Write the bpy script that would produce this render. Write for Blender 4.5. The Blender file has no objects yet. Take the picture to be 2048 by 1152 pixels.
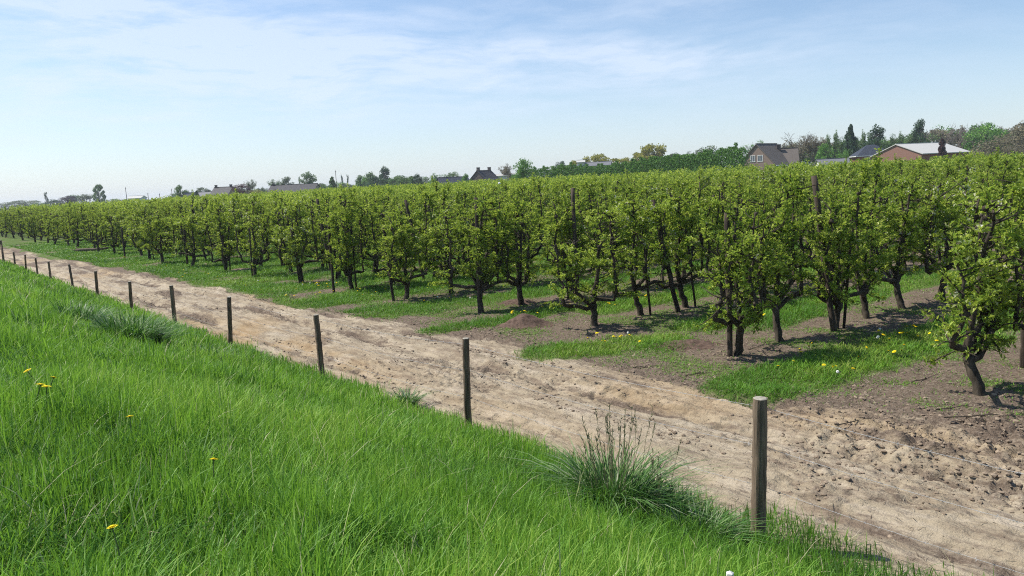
import bpy, math, random
import numpy as np
R = math.radians
sc = bpy.context.scene
C = sc.collection
rng = np.random.default_rng(7)
random.seed(7)

# ------------------------------------------------------------------ camera
CAM_Z = 3.45
PITCH, ROLL, FPX = R(8.11), R(2.75), 1480.0            # focal length in pixels of a 2048 wide picture
v_fw = np.array([0, math.cos(PITCH), -math.sin(PITCH)])
v_r0 = np.array([1.0, 0, 0]); v_u0 = np.cross(v_r0, v_fw)
v_rt = math.cos(ROLL)*v_r0 - math.sin(ROLL)*v_u0
v_up = math.cos(ROLL)*v_u0 + math.sin(ROLL)*v_r0
cam_d = bpy.data.cameras.new('camera'); cam = bpy.data.objects.new('camera', cam_d); C.objects.link(cam)
cam_d.sensor_width = 36; cam_d.lens = 36*FPX/2048; cam_d.clip_start = .05; cam_d.clip_end = 6000
from mathutils import Matrix, Vector
cam.matrix_world = Matrix(((v_rt[0], v_up[0], -v_fw[0], 0), (v_rt[1], v_up[1], -v_fw[1], 0),
                           (v_rt[2], v_up[2], -v_fw[2], CAM_Z), (0, 0, 0, 1)))
sc.camera = cam

# ------------------------------------------------------------------ light
SUN_EL = R(54); SUN_X, SUN_Y = -.954, .30
sun_d = bpy.data.lights.new('sun', 'SUN'); sun_d.energy = 4.6; sun_d.angle = R(.5); sun_d.color = (1, .95, .87)
sun = bpy.data.objects.new('sun', sun_d); C.objects.link(sun)
to_sun = Vector((SUN_X*math.cos(SUN_EL), SUN_Y*math.cos(SUN_EL), math.sin(SUN_EL)))
sun.rotation_euler = to_sun.to_track_quat('Z', 'Y').to_euler(); sun.location = (-30, -10, 40)
sc.view_settings.view_transform = 'Standard'; sc.view_settings.look = 'None'
sc.view_settings.exposure = 0.5; sc.view_settings.gamma = 1
sc.cycles.use_denoising = False; sc.cycles.filter_width = 1.1
sc.cycles.max_bounces = 6; sc.cycles.transmission_bounces = 4; sc.cycles.diffuse_bounces = 3; sc.cycles.transparent_max_bounces = 6

def ray(x, y): return v_fw + v_rt*(x-1024)/FPX - v_up*(y-576)/FPX
def horizon(x): return 414 - .048*x

world = bpy.data.worlds.new('World'); sc.world = world; world.use_nodes = True
nt = world.node_tree; N = nt.nodes; L = nt.links
N.clear()
def wn(t, **k):
    n = N.new(t)
    for a, b in k.items(): setattr(n, a, b)
    return n
def wmath(op, a, b=None, c=None, clamp=False):
    n = wn('ShaderNodeMath', operation=op, use_clamp=clamp)
    for i, s in enumerate((a, b, c)):
        if s is None: continue
        if isinstance(s, (int, float)): n.inputs[i].default_value = s
        else: L.new(s, n.inputs[i])
    return n.outputs[0]
sky = wn('ShaderNodeTexSky', sky_type='NISHITA'); sky.sun_disc = False
sky.sun_elevation = SUN_EL; sky.sun_rotation = math.atan2(SUN_X, SUN_Y)
sky.air_density = 1.0; sky.dust_density = .6; sky.ozone_density = 1.6
tc = wn('ShaderNodeTexCoord'); sep = wn('ShaderNodeSeparateXYZ'); L.new(tc.outputs['Generated'], sep.inputs[0])
az = wmath('ARCTAN2', sep.outputs[0], sep.outputs[1]); el = wmath('ARCSINE', sep.outputs[2])
ae = wn('ShaderNodeCombineXYZ'); L.new(az, ae.inputs[0]); L.new(el, ae.inputs[1])
# thin high cloud: streaky noise in (azimuth, elevation), gathered into a few long veils
warp = wn('ShaderNodeTexNoise'); warp.inputs['Scale'].default_value = 4.0; warp.inputs['Detail'].default_value = 3
L.new(ae.outputs[0], warp.inputs['Vector'])
wsub = wn('ShaderNodeVectorMath', operation='SUBTRACT'); L.new(warp.outputs['Color'], wsub.inputs[0]); wsub.inputs[1].default_value = (.5, .5, .5)
wscl = wn('ShaderNodeVectorMath', operation='MULTIPLY'); L.new(wsub.outputs[0], wscl.inputs[0]); wscl.inputs[1].default_value = (.16, .05, 0)
wadd = wn('ShaderNodeVectorMath', operation='ADD'); L.new(ae.outputs[0], wadd.inputs[0]); L.new(wscl.outputs[0], wadd.inputs[1])
def streak(scale, sx, sy, rot, detail, rough):
    m = wn('ShaderNodeMapping'); m.inputs['Rotation'].default_value = (0, 0, rot); m.inputs['Scale'].default_value = (sx, sy, 1)
    L.new(wadd.outputs[0], m.inputs['Vector'])
    t = wn('ShaderNodeTexNoise'); t.inputs['Scale'].default_value = scale; t.inputs['Detail'].default_value = detail; t.inputs['Roughness'].default_value = rough
    L.new(m.outputs[0], t.inputs['Vector']); return t.outputs['Fac']
s1 = streak(7.0, 1, 5.5, R(6), 8, .62); s2 = streak(17.0, 1, 5, R(16), 6, .65)
smix = wmath('ADD', wmath('MULTIPLY', s1, .7), wmath('MULTIPLY', s2, .3))
def veil(px, py, hl, hw, slope, amt):
    d = ray(px, py); a = math.atan2(d[0], d[1]); e = math.atan2(d[2], math.hypot(d[0], d[1]))
    m = wn('ShaderNodeMapping', vector_type='TEXTURE')
    m.inputs['Location'].default_value = (a, e, 0); m.inputs['Rotation'].default_value = (0, 0, -math.atan(slope)-ROLL)
    m.inputs['Scale'].default_value = (hl/FPX, hw/FPX, 1)
    L.new(wadd.outputs[0], m.inputs['Vector'])
    g = wn('ShaderNodeTexGradient', gradient_type='SPHERICAL'); L.new(m.outputs[0], g.inputs['Vector'])
    return wmath('MULTIPLY', wmath('POWER', g.outputs['Fac'], .8), amt)
VEILS = [(430, 75, 640, 110, .12, 1.1), (820, 98, 760, 75, .05, .95), (120, 190, 620, 95, -.03, 1.05), (60, 60, 520, 110, .1, .7), (1500, 110, 620, 90, .03, .35), (700, 200, 900, 120, 0, .3), (560, 120, 220, 55, .25, .55),
         (1240, 100, 360, 34, .02, .55), (1180, 6, 560, 50, -.03, .75), (1650, 30, 520, 90, -.05, .3), (760, 170, 260, 34, .0, .5),
         (330, 237, 120, 12, -.09, .55), (760, 240, 420, 30, -.08, .4), (350, 268, 170, 18, .1, .35), (1300, 190, 700, 110, .02, .3), (90, 280, 230, 26, -.03, .4), (1250, 145, 170, 20, -.05, .35)]
cov = None
for v in VEILS:
    o = veil(*v); cov = o if cov is None else wmath('ADD', cov, o)
dens = wmath('MULTIPLY', wmath('ADD', wmath('MULTIPLY', wmath('SUBTRACT', smix, .39), 3.0, None, True), .24), cov, None, True)
dens = wmath('MULTIPLY', dens, .66, None, True)
# pale low haze of the sky itself
low = wmath('POWER', wmath('SUBTRACT', 1.0, wmath('MULTIPLY', el, 4.2), None, True), 2.0)
up_only = wmath('GREATER_THAN', el, -.01)
tint = wn('ShaderNodeMix', data_type='RGBA', blend_type='MULTIPLY'); tint.inputs['Factor'].default_value = 1
L.new(sky.outputs[0], tint.inputs['A']); tint.inputs['B'].default_value = (.98, 1.05, 1.12, 1)
mx0 = wn('ShaderNodeMix', data_type='RGBA'); L.new(wmath('MULTIPLY', low, .55), mx0.inputs['Factor'])
L.new(tint.outputs['Result'], mx0.inputs['A']); mx0.inputs['B'].default_value = (6.0, 6.75, 8.0, 1)
mx1 = wn('ShaderNodeMix', data_type='RGBA'); L.new(dens, mx1.inputs['Factor'])
L.new(mx0.outputs['Result'], mx1.inputs['A']); mx1.inputs['B'].default_value = (6.1, 6.85, 8.1, 1)
bg = wn('ShaderNodeBackground'); bg.inputs['Strength'].default_value = .096
L.new(mx1.outputs['Result'], bg.inputs['Color'])
out = wn('ShaderNodeOutputWorld'); L.new(bg.outputs[0], out.inputs['Surface'])

# ------------------------------------------------------------------ numeric helpers
FD = np.array([-.652, .758]); ND = np.array([.758, .652])         # along the fence, and from the fence into the orchard
U_F = 5.86                                                         # distance of the fence line from the camera
RD = np.array([.81, .586]); RD = RD/np.linalg.norm(RD)             # direction of the tree rows
_h = np.random.default_rng(3).random((256, 256))
def vnoise(x, y):
    x = np.asarray(x, float); y = np.asarray(y, float)
    xi = np.floor(x).astype(int); yi = np.floor(y).astype(int); xf = x-xi; yf = y-yi
    xf = xf*xf*(3-2*xf); yf = yf*yf*(3-2*yf)
    g = lambda a, b: _h[a % 256, b % 256]
    return (g(xi, yi)*(1-xf)+g(xi+1, yi)*xf)*(1-yf)+(g(xi, yi+1)*(1-xf)+g(xi+1, yi+1)*xf)*yf
def fbm(x, y, o=4, gain=.5):
    s = 0; a = 1; t = 0
    for k in range(o):
        s = s+a*vnoise(x*2**k+17.3*k, y*2**k+9.1*k); t += a; a *= gain
    return s/t
def sstep(a, b, x): k = np.clip((x-a)/(b-a), 0, 1); return k*k*(3-2*k)
def tu(x, y): return x*FD[0]+y*FD[1], x*ND[0]+y*ND[1]-U_F
def xy(t, u): return t*FD[0]+(u+U_F)*ND[0], t*FD[1]+(u+U_F)*ND[1]
# the row ends, measured along the headland
ROW_END = {0: (6.9, 10.6), 1: (4.22, 13.73), 2: (1.9, 17.2), 3: (-.86, 19.79), 4: (-3.33, 22.9), 5: (-5.6, 25.62), 6: (-8.1, 28.48), 7: (-10.94, 31.42)}
def row_end(n):
    if n in ROW_END: return np.array(ROW_END[n])
    return np.array([6.9, 10.6])+n*np.array([-2.545, 2.97])
def row_pos(t, u):                                                 # fractional row index of a ground point
    x, y = xy(t, u); dx = x-6.9; dy = y-10.6
    a, b = -2.545, 2.97; det = a*RD[1]-b*RD[0]
    return (dx*RD[1]-dy*RD[0])/det, (a*dy-b*dx)/det
def base_z(t, u):                                                  # large shape of the land
    z = 1.85*(1-sstep(-5.3, .25, u)*.35-np.clip((u+5.3)/5.5, 0, 1)*.65)
    z = np.where(u < -9, 1.85-np.clip((-9-u)*.3, 0, 1.85), z)
    z = z+np.clip((u-9)*.008, 0, .45)
    return z
def track_edge(t): return 4.35+.55*(fbm(t*.22+4, t*0+2, 3)-.5)*2+.9*sstep(6, 1, t)-.8*sstep(40, 60, t)
def soilness(t, u): return fbm(t*.35+30, u*.9+11, 4)
def ground_z(t, u):
    z = base_z(t, u)
    tr = sstep(.1, .6, u)*(1-sstep(track_edge(t)-.2, track_edge(t)+.9, u))
    wob = (fbm(t*.12, u*0+5, 2)-.5)*.8
    for c, w, dp in ((1.05, .16, .09), (1.45, .12, -.03), (2.75, .17, .10), (3.12, .12, -.035), (2.1, .4, -.02), (3.75, .14, .05), (.6, .1, .03)):
        z = z-tr*dp*np.exp(-((u-c-wob)/w)**2)*(.2+1.5*fbm(t*.5+c*9, u*.5, 2))*(.8+.5*(vnoise(t*4.5+c*5, u*2) > .5))
    near = 1-sstep(40, 60, t)
    z = z+near*(fbm(t*1.6, u*2.2, 4)-.5)*.09*sstep(-.2, .6, u)
    rough = sstep(.5, .62, fbm(t*.5+3, u*1.1+8, 3))*.7+sstep(6.2, 3.2, t)*1.0*sstep(1.9, 3.0, u)
    z = z+near*tr*rough*(np.abs(fbm(t*5, u*8, 3)-.5)*.34-.03)
    z = z+near*sstep(.2, .7, u)*(fbm(t*11, u*14, 2)-.5)*.035
    return z
def at(px, py, z=0.0):
    d = ray(px, py); k = (z-CAM_Z)/d[2]; return np.array([d[0]*k, d[1]*k, z])
STRIPS = [(1510,774,1690,726,.80),(1690,722,1880,672,.85),(1110,706,1320,684,.72),(885,660,1010,641,.55),(1010,640,1130,618,.5),(1395,655,1510,622,.6),(1540,640,1640,600,.6),(720,622,965,596,.5),(610,604,850,574,.55),(1200,622,1320,598,.6),(1090,704,1140,716,.3)]
STRIP_TU = [(tu(*at(a, b)[:2]), tu(*at(c, d)[:2]), w) for a, b, c, d, w in STRIPS]
def strips(t, u):
    o = np.zeros_like(np.asarray(t, float))
    for (t0, u0), (t1, u1), w in STRIP_TU:
        k = np.clip(((t-t0)*(t1-t0)+(u-u0)*(u1-u0))/((t1-t0)**2+(u1-u0)**2), 0, 1); dd = np.hypot(t-t0-k*(t1-t0), u-u0-k*(u1-u0))
        o = np.maximum(o, 1-sstep(w*.55, w*1.4, dd+.5*(fbm(t*1.6, u*1.6+40, 3)-.5)))
    return o
def grass_amount(t, u):                                            # grass cover beyond the track
    r, k = row_pos(t, u)
    f = np.abs(r-np.floor(r)-.5)                                   # 0 between rows, .5 on a row
    te = track_edge(t)
    strip = 1-sstep(.15, .29, f+(fbm(t*.9+5, u*.9, 3)-.5)*.22)
    brk = sstep(.35, .46, fbm(t*.45+70, u*.45+20, 3)+.16*sstep(13, 20, t)+.12*sstep(2.2, 4, u-te)+.08*sstep(7, 3, t))
    far = sstep(15, 24, t+3*(fbm(t*.4, u*.4+3, 2)-.5))             # the far headland is grown over
    strip = strip*(1-.85*(1-sstep(8.2, 9.5, u))*(1-sstep(15, 18, t)))
    g = np.maximum(strip*brk, far*sstep(.24, .42, fbm(t*.5+9, u*.55+1, 3))*.95)
    sh = .75*sstep(15, 21, t)
    return np.maximum(g*sstep(te-.1-sh, te+.5-sh, u+.5*(fbm(t*1.1, u*1.1+40, 3)-.5)), strips(t, u))

def at(px, py, z=0.0):
    d = ray(px, py); k = (z-CAM_Z)/d[2]; return np.array([d[0]*k, d[1]*k, z])
def on_ground(px, py, rise=0.0):                                   # first ground point met along the pixel's ray
    d = ray(px, py); k = np.concatenate([np.linspace(1.5, 40, 1600), np.linspace(40, 200, 1200)])
    P = np.array([0, 0, CAM_Z])+d*k[:, None]; z = ground_z(*tu(P[:, 0], P[:, 1])); i = int(np.argmax(P[:, 2]-rise <= z))
    return np.array([P[i, 0], P[i, 1], z[i]])
def gz(x, y): return float(ground_z(*tu(x, y)))
def at_depth(px, py, q):                                           # point on the pixel's ray at the forward depth of q
    d = ray(px, py); k = (np.array(q)-np.array([0, 0, CAM_Z])) @ v_fw; return np.array([0, 0, CAM_Z])+d*k
def far_at(px, dist):
    d = ray(px, horizon(px)); k = dist/d[1]; return np.array([d[0]*k, d[1]*k, 0])

# ------------------------------------------------------------------ mesh and object helpers
class MB:
    def __init__(s): s.v = []; s.f = []; s.sz = []; s.n = 0; s.a = []
    def add(s, V, F, attr=None):
        V = np.asarray(V, float).reshape(-1, 3)
        for f in F: s.f.extend([i+s.n for i in f]); s.sz.append(len(f))
        s.v.append(V); s.n += len(V); s.a.append(np.full(len(V), .5) if attr is None else np.asarray(attr, float))
    def addn(s, V, F, attr=None):                                  # F as an (n,k) array
        V = np.asarray(V, float).reshape(-1, 3); F = np.asarray(F)+s.n
        s.f.extend(F.reshape(-1).tolist()); s.sz.extend([F.shape[1]]*len(F))
        s.v.append(V); s.n += len(V); s.a.append(np.full(len(V), .5) if attr is None else np.asarray(attr, float))
    def box(s, c, d, rot=0.0):
        x, y, z = np.array(d)/2; V = np.array([(-x,-y,-z),(x,-y,-z),(x,y,-z),(-x,y,-z),(-x,-y,z),(x,-y,z),(x,y,z),(-x,y,z)])
        if rot:
            cs, sn = math.cos(rot), math.sin(rot); V = np.stack([V[:,0]*cs-V[:,1]*sn, V[:,0]*sn+V[:,1]*cs, V[:,2]], 1)
        s.add(V+np.array(c), [(0,3,2,1),(4,5,6,7),(0,1,5,4),(1,2,6,5),(2,3,7,6),(3,0,4,7)])
    def tube(s, P, rad, n=6, jit=0.0, cap=True, rg=None):
        P = np.asarray(P, float); m = len(P); rad = np.broadcast_to(np.asarray(rad, float), (m,))
        T = np.gradient(P, axis=0); T /= np.linalg.norm(T, axis=1)[:, None]+1e-9
        ref = np.array([.31, .95, .05]) if abs(T[0] @ np.array([.31, .95, .05])) < .9 else np.array([1., 0, 0])
        A = np.cross(T, ref); A /= np.linalg.norm(A, axis=1)[:, None]+1e-9; B = np.cross(T, A)
        th = np.arange(n)*2*math.pi/n
        rr = rad[:, None]*np.ones(n)
        if jit: rr = rr*(1+jit*((rg or rng).random((m, n))-.5)*2)
        V = P[:, None]+A[:, None]*(rr*np.cos(th))[..., None]+B[:, None]*(rr*np.sin(th))[..., None]
        i = np.arange(m-1)[:, None]*n; j = np.arange(n)[None]; j2 = (j+1) % n
        F = np.stack([i+j, i+j2, i+n+j2, i+n+j], -1).reshape(-1, 4)
        s.addn(V.reshape(-1, 3), F)
        if cap:
            k = s.n-n; s.f.extend(range(k, k+n)); s.sz.append(n)
            k = s.n-n*m; s.f.extend(range(k+n-1, k-1, -1)); s.sz.append(n)
    def mesh(s, name, mat, smooth=False):
        me = raw_mesh(name, np.concatenate(s.v), np.array(s.f), np.array(s.sz), np.concatenate(s.a), smooth)
        for m in (mat if isinstance(mat, (list, tuple)) else [mat]): me.materials.append(m)
        return me
def raw_mesh(name, V, F, S, tone=None, smooth=False):
    me = bpy.data.meshes.new(name); me.vertices.add(len(V)); me.vertices.foreach_set('co', np.ascontiguousarray(V, dtype=np.float32).reshape(-1))
    me.loops.add(len(F)); me.loops.foreach_set('vertex_index', np.ascontiguousarray(F, dtype=np.int32))
    me.polygons.add(len(S)); st = np.zeros(len(S), np.int32); st[1:] = np.cumsum(S)[:-1]
    me.polygons.foreach_set('loop_start', st)
    me.polygons.foreach_set('use_smooth', np.full(len(S), smooth))
    if tone is not None:
        a = me.attributes.new('tone', 'FLOAT', 'POINT'); a.data.foreach_set('value', np.ascontiguousarray(tone, dtype=np.float32))
    me.update(calc_edges=True); return me
def link(name, me, parent=None, loc=None):
    o = bpy.data.objects.new(name, me); C.objects.link(o)
    if parent is not None: o.parent = parent
    if loc is not None: o.location = loc
    return o
def tag(o, label=None, cat=None, group=None, kind=None):
    if label: o['label'] = label
    if cat: o['category'] = cat
    if group: o['group'] = group
    if kind: o['kind'] = kind
    return o
def empty(name, loc=(0,0,0), rz=0): o = link(name, None, None, loc); o.rotation_euler.z = rz; return o
def copy_tree(root):
    r = root.copy(); C.objects.link(r)
    for ch in list(root.children):
        c = ch.copy(); C.objects.link(c); c.parent = r
        for g in list(ch.children): d = g.copy(); C.objects.link(d); d.parent = c
    return r

# ------------------------------------------------------------------ materials
def new_mat(name):
    m = bpy.data.materials.new(name); m.use_nodes = True; t = m.node_tree; t.nodes.clear()
    return m, t.nodes, t.links
def nmath(n, l, op, a, b=None, clamp=False):
    k = n.new('ShaderNodeMath'); k.operation = op; k.use_clamp = clamp
    for i, s in enumerate((a, b)):
        if s is None: continue
        if isinstance(s, (int, float)): k.inputs[i].default_value = s
        else: l.new(s, k.inputs[i])
    return k.outputs[0]
def ramp(n, l, fac, stops):
    r = n.new('ShaderNodeValToRGB'); e = r.color_ramp.elements
    while len(e) < len(stops): e.new(.5)
    for x, (p, c) in zip(e, stops): x.position = p; x.color = (*c, 1)
    l.new(fac, r.inputs[0]); return r.outputs[0]
def mixc(n, l, f, a, b):
    m = n.new('ShaderNodeMix'); m.data_type = 'RGBA'
    for s, k in ((f, 'Factor'), (a, 'A'), (b, 'B')):
        if isinstance(s, (int, float)): m.inputs[k].default_value = s
        elif isinstance(s, tuple): m.inputs[k].default_value = (*s, 1)
        else: l.new(s, m.inputs[k])
    return m.outputs['Result']
def noise(n, l, vec, scale, detail=4, rough=.55):
    t = n.new('ShaderNodeTexNoise'); t.inputs['Scale'].default_value = scale; t.inputs['Detail'].default_value = detail; t.inputs['Roughness'].default_value = rough
    if vec is not None: l.new(vec, t.inputs['Vector'])
    return t.outputs['Fac']
def leaf_mat(name, stops, trans=.35, tcol=(.25, .34, .03), rough=.5, objrand=.25, spec=.3):
    m, n, l = new_mat(name)
    at_ = n.new('ShaderNodeAttribute'); at_.attribute_name = 'tone'
    oi = n.new('ShaderNodeObjectInfo')
    f = nmath(n, l, 'ADD', at_.outputs['Fac'], nmath(n, l, 'MULTIPLY', nmath(n, l, 'SUBTRACT', oi.outputs['Random'], .5), objrand), True)
    col = ramp(n, l, f, stops)
    p = n.new('ShaderNodeBsdfPrincipled'); l.new(col, p.inputs['Base Color']); p.inputs['Roughness'].default_value = rough; p.inputs['Specular IOR Level'].default_value = spec
    tr = n.new('ShaderNodeBsdfTranslucent')
    mt = n.new('ShaderNodeMix'); mt.data_type = 'RGBA'; mt.blend_type = 'MIX'; mt.inputs['Factor'].default_value = .5
    l.new(col, mt.inputs['A']); mt.inputs['B'].default_value = (*tcol, 1); l.new(mt.outputs['Result'], tr.inputs['Color'])
    mx = n.new('ShaderNodeMixShader'); mx.inputs[0].default_value = trans
    l.new(p.outputs[0], mx.inputs[1]); l.new(tr.outputs[0], mx.inputs[2])
    o = n.new('ShaderNodeOutputMaterial'); l.new(mx.outputs[0], o.inputs[0]); return m
def solid(name, c1, c2, scale=8, rough=.85, stretch=(1, 1, 1), bump=.0, spec=.2, rot=0, detail=5, objrand=0.0):
    m, n, l = new_mat(name)
    t = n.new('ShaderNodeTexCoord'); mp = n.new('ShaderNodeMapping'); mp.inputs['Scale'].default_value = stretch; mp.inputs['Rotation'].default_value = (0, 0, rot)
    l.new(t.outputs['Object'], mp.inputs['Vector'])
    f = noise(n, l, mp.outputs[0], scale, detail, .6)
    f2 = nmath(n, l, 'MULTIPLY', nmath(n, l, 'SUBTRACT', f, .3), 2.5, True)
    if objrand:
        oi = n.new('ShaderNodeObjectInfo'); f2 = nmath(n, l, 'ADD', f2, nmath(n, l, 'MULTIPLY', nmath(n, l, 'SUBTRACT', oi.outputs['Random'], .5), objrand), True)
    col = mixc(n, l, f2, c1, c2)
    p = n.new('ShaderNodeBsdfPrincipled'); l.new(col, p.inputs['Base Color']); p.inputs['Roughness'].default_value = rough; p.inputs['Specular IOR Level'].default_value = spec
    if bump:
        b = n.new('ShaderNodeBump'); b.inputs['Strength'].default_value = bump; b.inputs['Distance'].default_value = .02
        l.new(f, b.inputs['Height']); l.new(b.outputs[0], p.inputs['Normal'])
    o = n.new('ShaderNodeOutputMaterial'); l.new(p.outputs[0], o.inputs[0]); return m

M = {}
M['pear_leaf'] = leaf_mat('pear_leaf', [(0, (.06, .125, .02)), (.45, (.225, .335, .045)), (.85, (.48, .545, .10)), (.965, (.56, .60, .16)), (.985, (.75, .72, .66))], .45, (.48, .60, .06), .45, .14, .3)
M['grass'] = leaf_mat('grass_blade', [(0, (.035, .105, .016)), (.35, (.112, .26, .032)), (.7, (.205, .39, .05)), (.93, (.33, .46, .08)), (1, (.52, .49, .30))], .38, (.29, .54, .04), .5, 0, .2)
M['orchard_grass'] = leaf_mat('orchard_grass_blade', [(0, (.04, .12, .014)), (.5, (.105, .25, .026)), (.85, (.19, .34, .036)), (1, (.29, .36, .07))], .3, (.2, .38, .02), .5, 0, .2)
M['tussock'] = leaf_mat('tussock_blade', [(0, (.02, .065, .012)), (.5, (.06, .15, .03)), (.85, (.15, .26, .07)), (1, (.34, .38, .25))], .25, (.08, .22, .02), .5, 0, .2)
M['seed_stalk'] = solid('seed_stalk', (.10, .11, .05), (.20, .19, .11), 6)
M['bark'] = solid('pear_bark', (.022, .018, .014), (.10, .083, .062), 9, .95, (1, 1, .35), .9, .1)
M['limb'] = M['bark']
M['pole'] = solid('weathered_pole', (.022, .017, .013), (.095, .074, .056), 7, .9, (2.5, 2.5, .22), .7, .15, objrand=.7)
M['post'] = solid('fence_post_wood', (.022, .015, .011), (.235, .175, .125), 10, .9, (3, 3, .2), 1.0, .15, objrand=.5)
M['post_top'] = solid('post_end_grain', (.22, .2, .16), (.4, .37, .3), 20, .9, (1, 1, 1), .3)
M['wire'] = solid('galvanised_wire', (.24, .235, .23), (.40, .395, .39), 30, .6, spec=.3)
M['clod'] = solid('soil_clod', (.13, .098, .07), (.32, .25, .18), 5, .95, objrand=0)
M['soil_heap'] = solid('loose_dark_soil', (.055, .036, .028), (.15, .10, .075), 14, .95, (1, 1, 1), 1.0)
M['log'] = solid('old_log_bark', (.06, .045, .035), (.2, .15, .12), 8, .9, (.4, 2, 2), .6)
M['yellow_petal'] = solid('dandelion_petal', (.86, .66, .012), (.92, .76, .02), 60, .7)
M['seed_head'] = solid('dandelion_seed_head', (.55, .55, .52), (.75, .74, .7), 60, .9)
M['flower_stem'] = solid('flower_stem', (.07, .13, .03), (.14, .17, .06), 20, .6)

def ground_mat(name, kind):
    m, n, l = new_mat(name)
    t = n.new('ShaderNodeTexCoord')
    mp = n.new('ShaderNodeMapping'); mp.inputs['Rotation'].default_value = (0, 0, -math.atan2(FD[1], FD[0])); l.new(t.outputs['Object'], mp.inputs['Vector'])
    ms = n.new('ShaderNodeMapping'); ms.inputs['Scale'].default_value = (.28, 1, 1); l.new(mp.outputs[0], ms.inputs['Vector'])
    a = n.new('ShaderNodeAttribute'); a.attribute_name = 'mask'; sp = n.new('ShaderNodeSeparateColor'); l.new(a.outputs['Color'], sp.inputs[0])
    fine = noise(n, l, mp.outputs[0], 26, 6, .7); mid = noise(n, l, ms.outputs[0], 3.2, 6, .65); crumb = noise(n, l, ms.outputs[0], 11, 5, .7)
    grit = noise(n, l, mp.outputs[0], 90, 3, .6)
    sand = ramp(n, l, mid, [(.3, (.23, .178, .124)), (.5, (.365, .303, .212)), (.68, (.465, .395, .30))])
    sand = mixc(n, l, nmath(n, l, 'MULTIPLY', nmath(n, l, 'SUBTRACT', crumb, .5), 4.5, True), sand, (.165, .125, .097))
    sand = mixc(n, l, nmath(n, l, 'MULTIPLY', nmath(n, l, 'SUBTRACT', fine, .55), 2.5, True), sand, (.44, .38, .305))
    mr = n.new('ShaderNodeMapping'); mr.inputs['Scale'].default_value = (.13, 1, 1); l.new(mp.outputs[0], mr.inputs['Vector'])
    rut = noise(n, l, mr.outputs[0], 4.2, 7, .7)
    sand = mixc(n, l, nmath(n, l, 'MULTIPLY', nmath(n, l, 'SUBTRACT', rut, .53), 6.0, True), sand, (.20, .15, .108))
    sand = mixc(n, l, nmath(n, l, 'MULTIPLY', nmath(n, l, 'SUBTRACT', .44, rut), 4.0, True), sand, (.46, .395, .305))
    sand = mixc(n, l, nmath(n, l, 'MULTIPLY', sp.outputs['Blue'], .75), sand, (.33, .215, .10))
    soil = ramp(n, l, fine, [(.3, (.075, .058, .045)), (.52, (.162, .122, .09)), (.72, (.27, .225, .175))])
    soil = mixc(n, l, nmath(n, l, 'MULTIPLY', nmath(n, l, 'SUBTRACT', grit, .62), 5, True), soil, (.42, .36, .29))
    edge = nmath(n, l, 'ADD', sp.outputs['Red'], nmath(n, l, 'MULTIPLY', nmath(n, l, 'SUBTRACT', crumb, .5), 1.1))
    f = nmath(n, l, 'MULTIPLY', nmath(n, l, 'SUBTRACT', edge, .32), 2.6, True)
    col = mixc(n, l, f, sand, soil)
    weed = nmath(n, l, 'ADD', sp.outputs['Green'], nmath(n, l, 'MULTIPLY', nmath(n, l, 'SUBTRACT', crumb, .55), .9))
    wf = nmath(n, l, 'MULTIPLY', nmath(n, l, 'MULTIPLY', nmath(n, l, 'SUBTRACT', weed, .2), 2.4, True), .9)
    col = mixc(n, l, wf, col, mixc(n, l, fine, (.045, .10, .014), (.12, .17, .035)))
    p = n.new('ShaderNodeBsdfPrincipled'); l.new(col, p.inputs['Base Color']); p.inputs['Roughness'].default_value = .95; p.inputs['Specular IOR Level'].default_value = .1
    b = n.new('ShaderNodeBump'); b.inputs['Strength'].default_value = 1.0; b.inputs['Distance'].default_value = .06
    l.new(nmath(n, l, 'SUBTRACT', nmath(n, l, 'ADD', nmath(n, l, 'MULTIPLY', crumb, .6), nmath(n, l, 'MULTIPLY', fine, .5)), nmath(n, l, 'MULTIPLY', rut, .5)), b.inputs['Height']); l.new(b.outputs[0], p.inputs['Normal'])
    o = n.new('ShaderNodeOutputMaterial'); l.new(p.outputs[0], o.inputs[0]); return m
M['ground'] = ground_mat('sandy_soil', 0)

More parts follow.
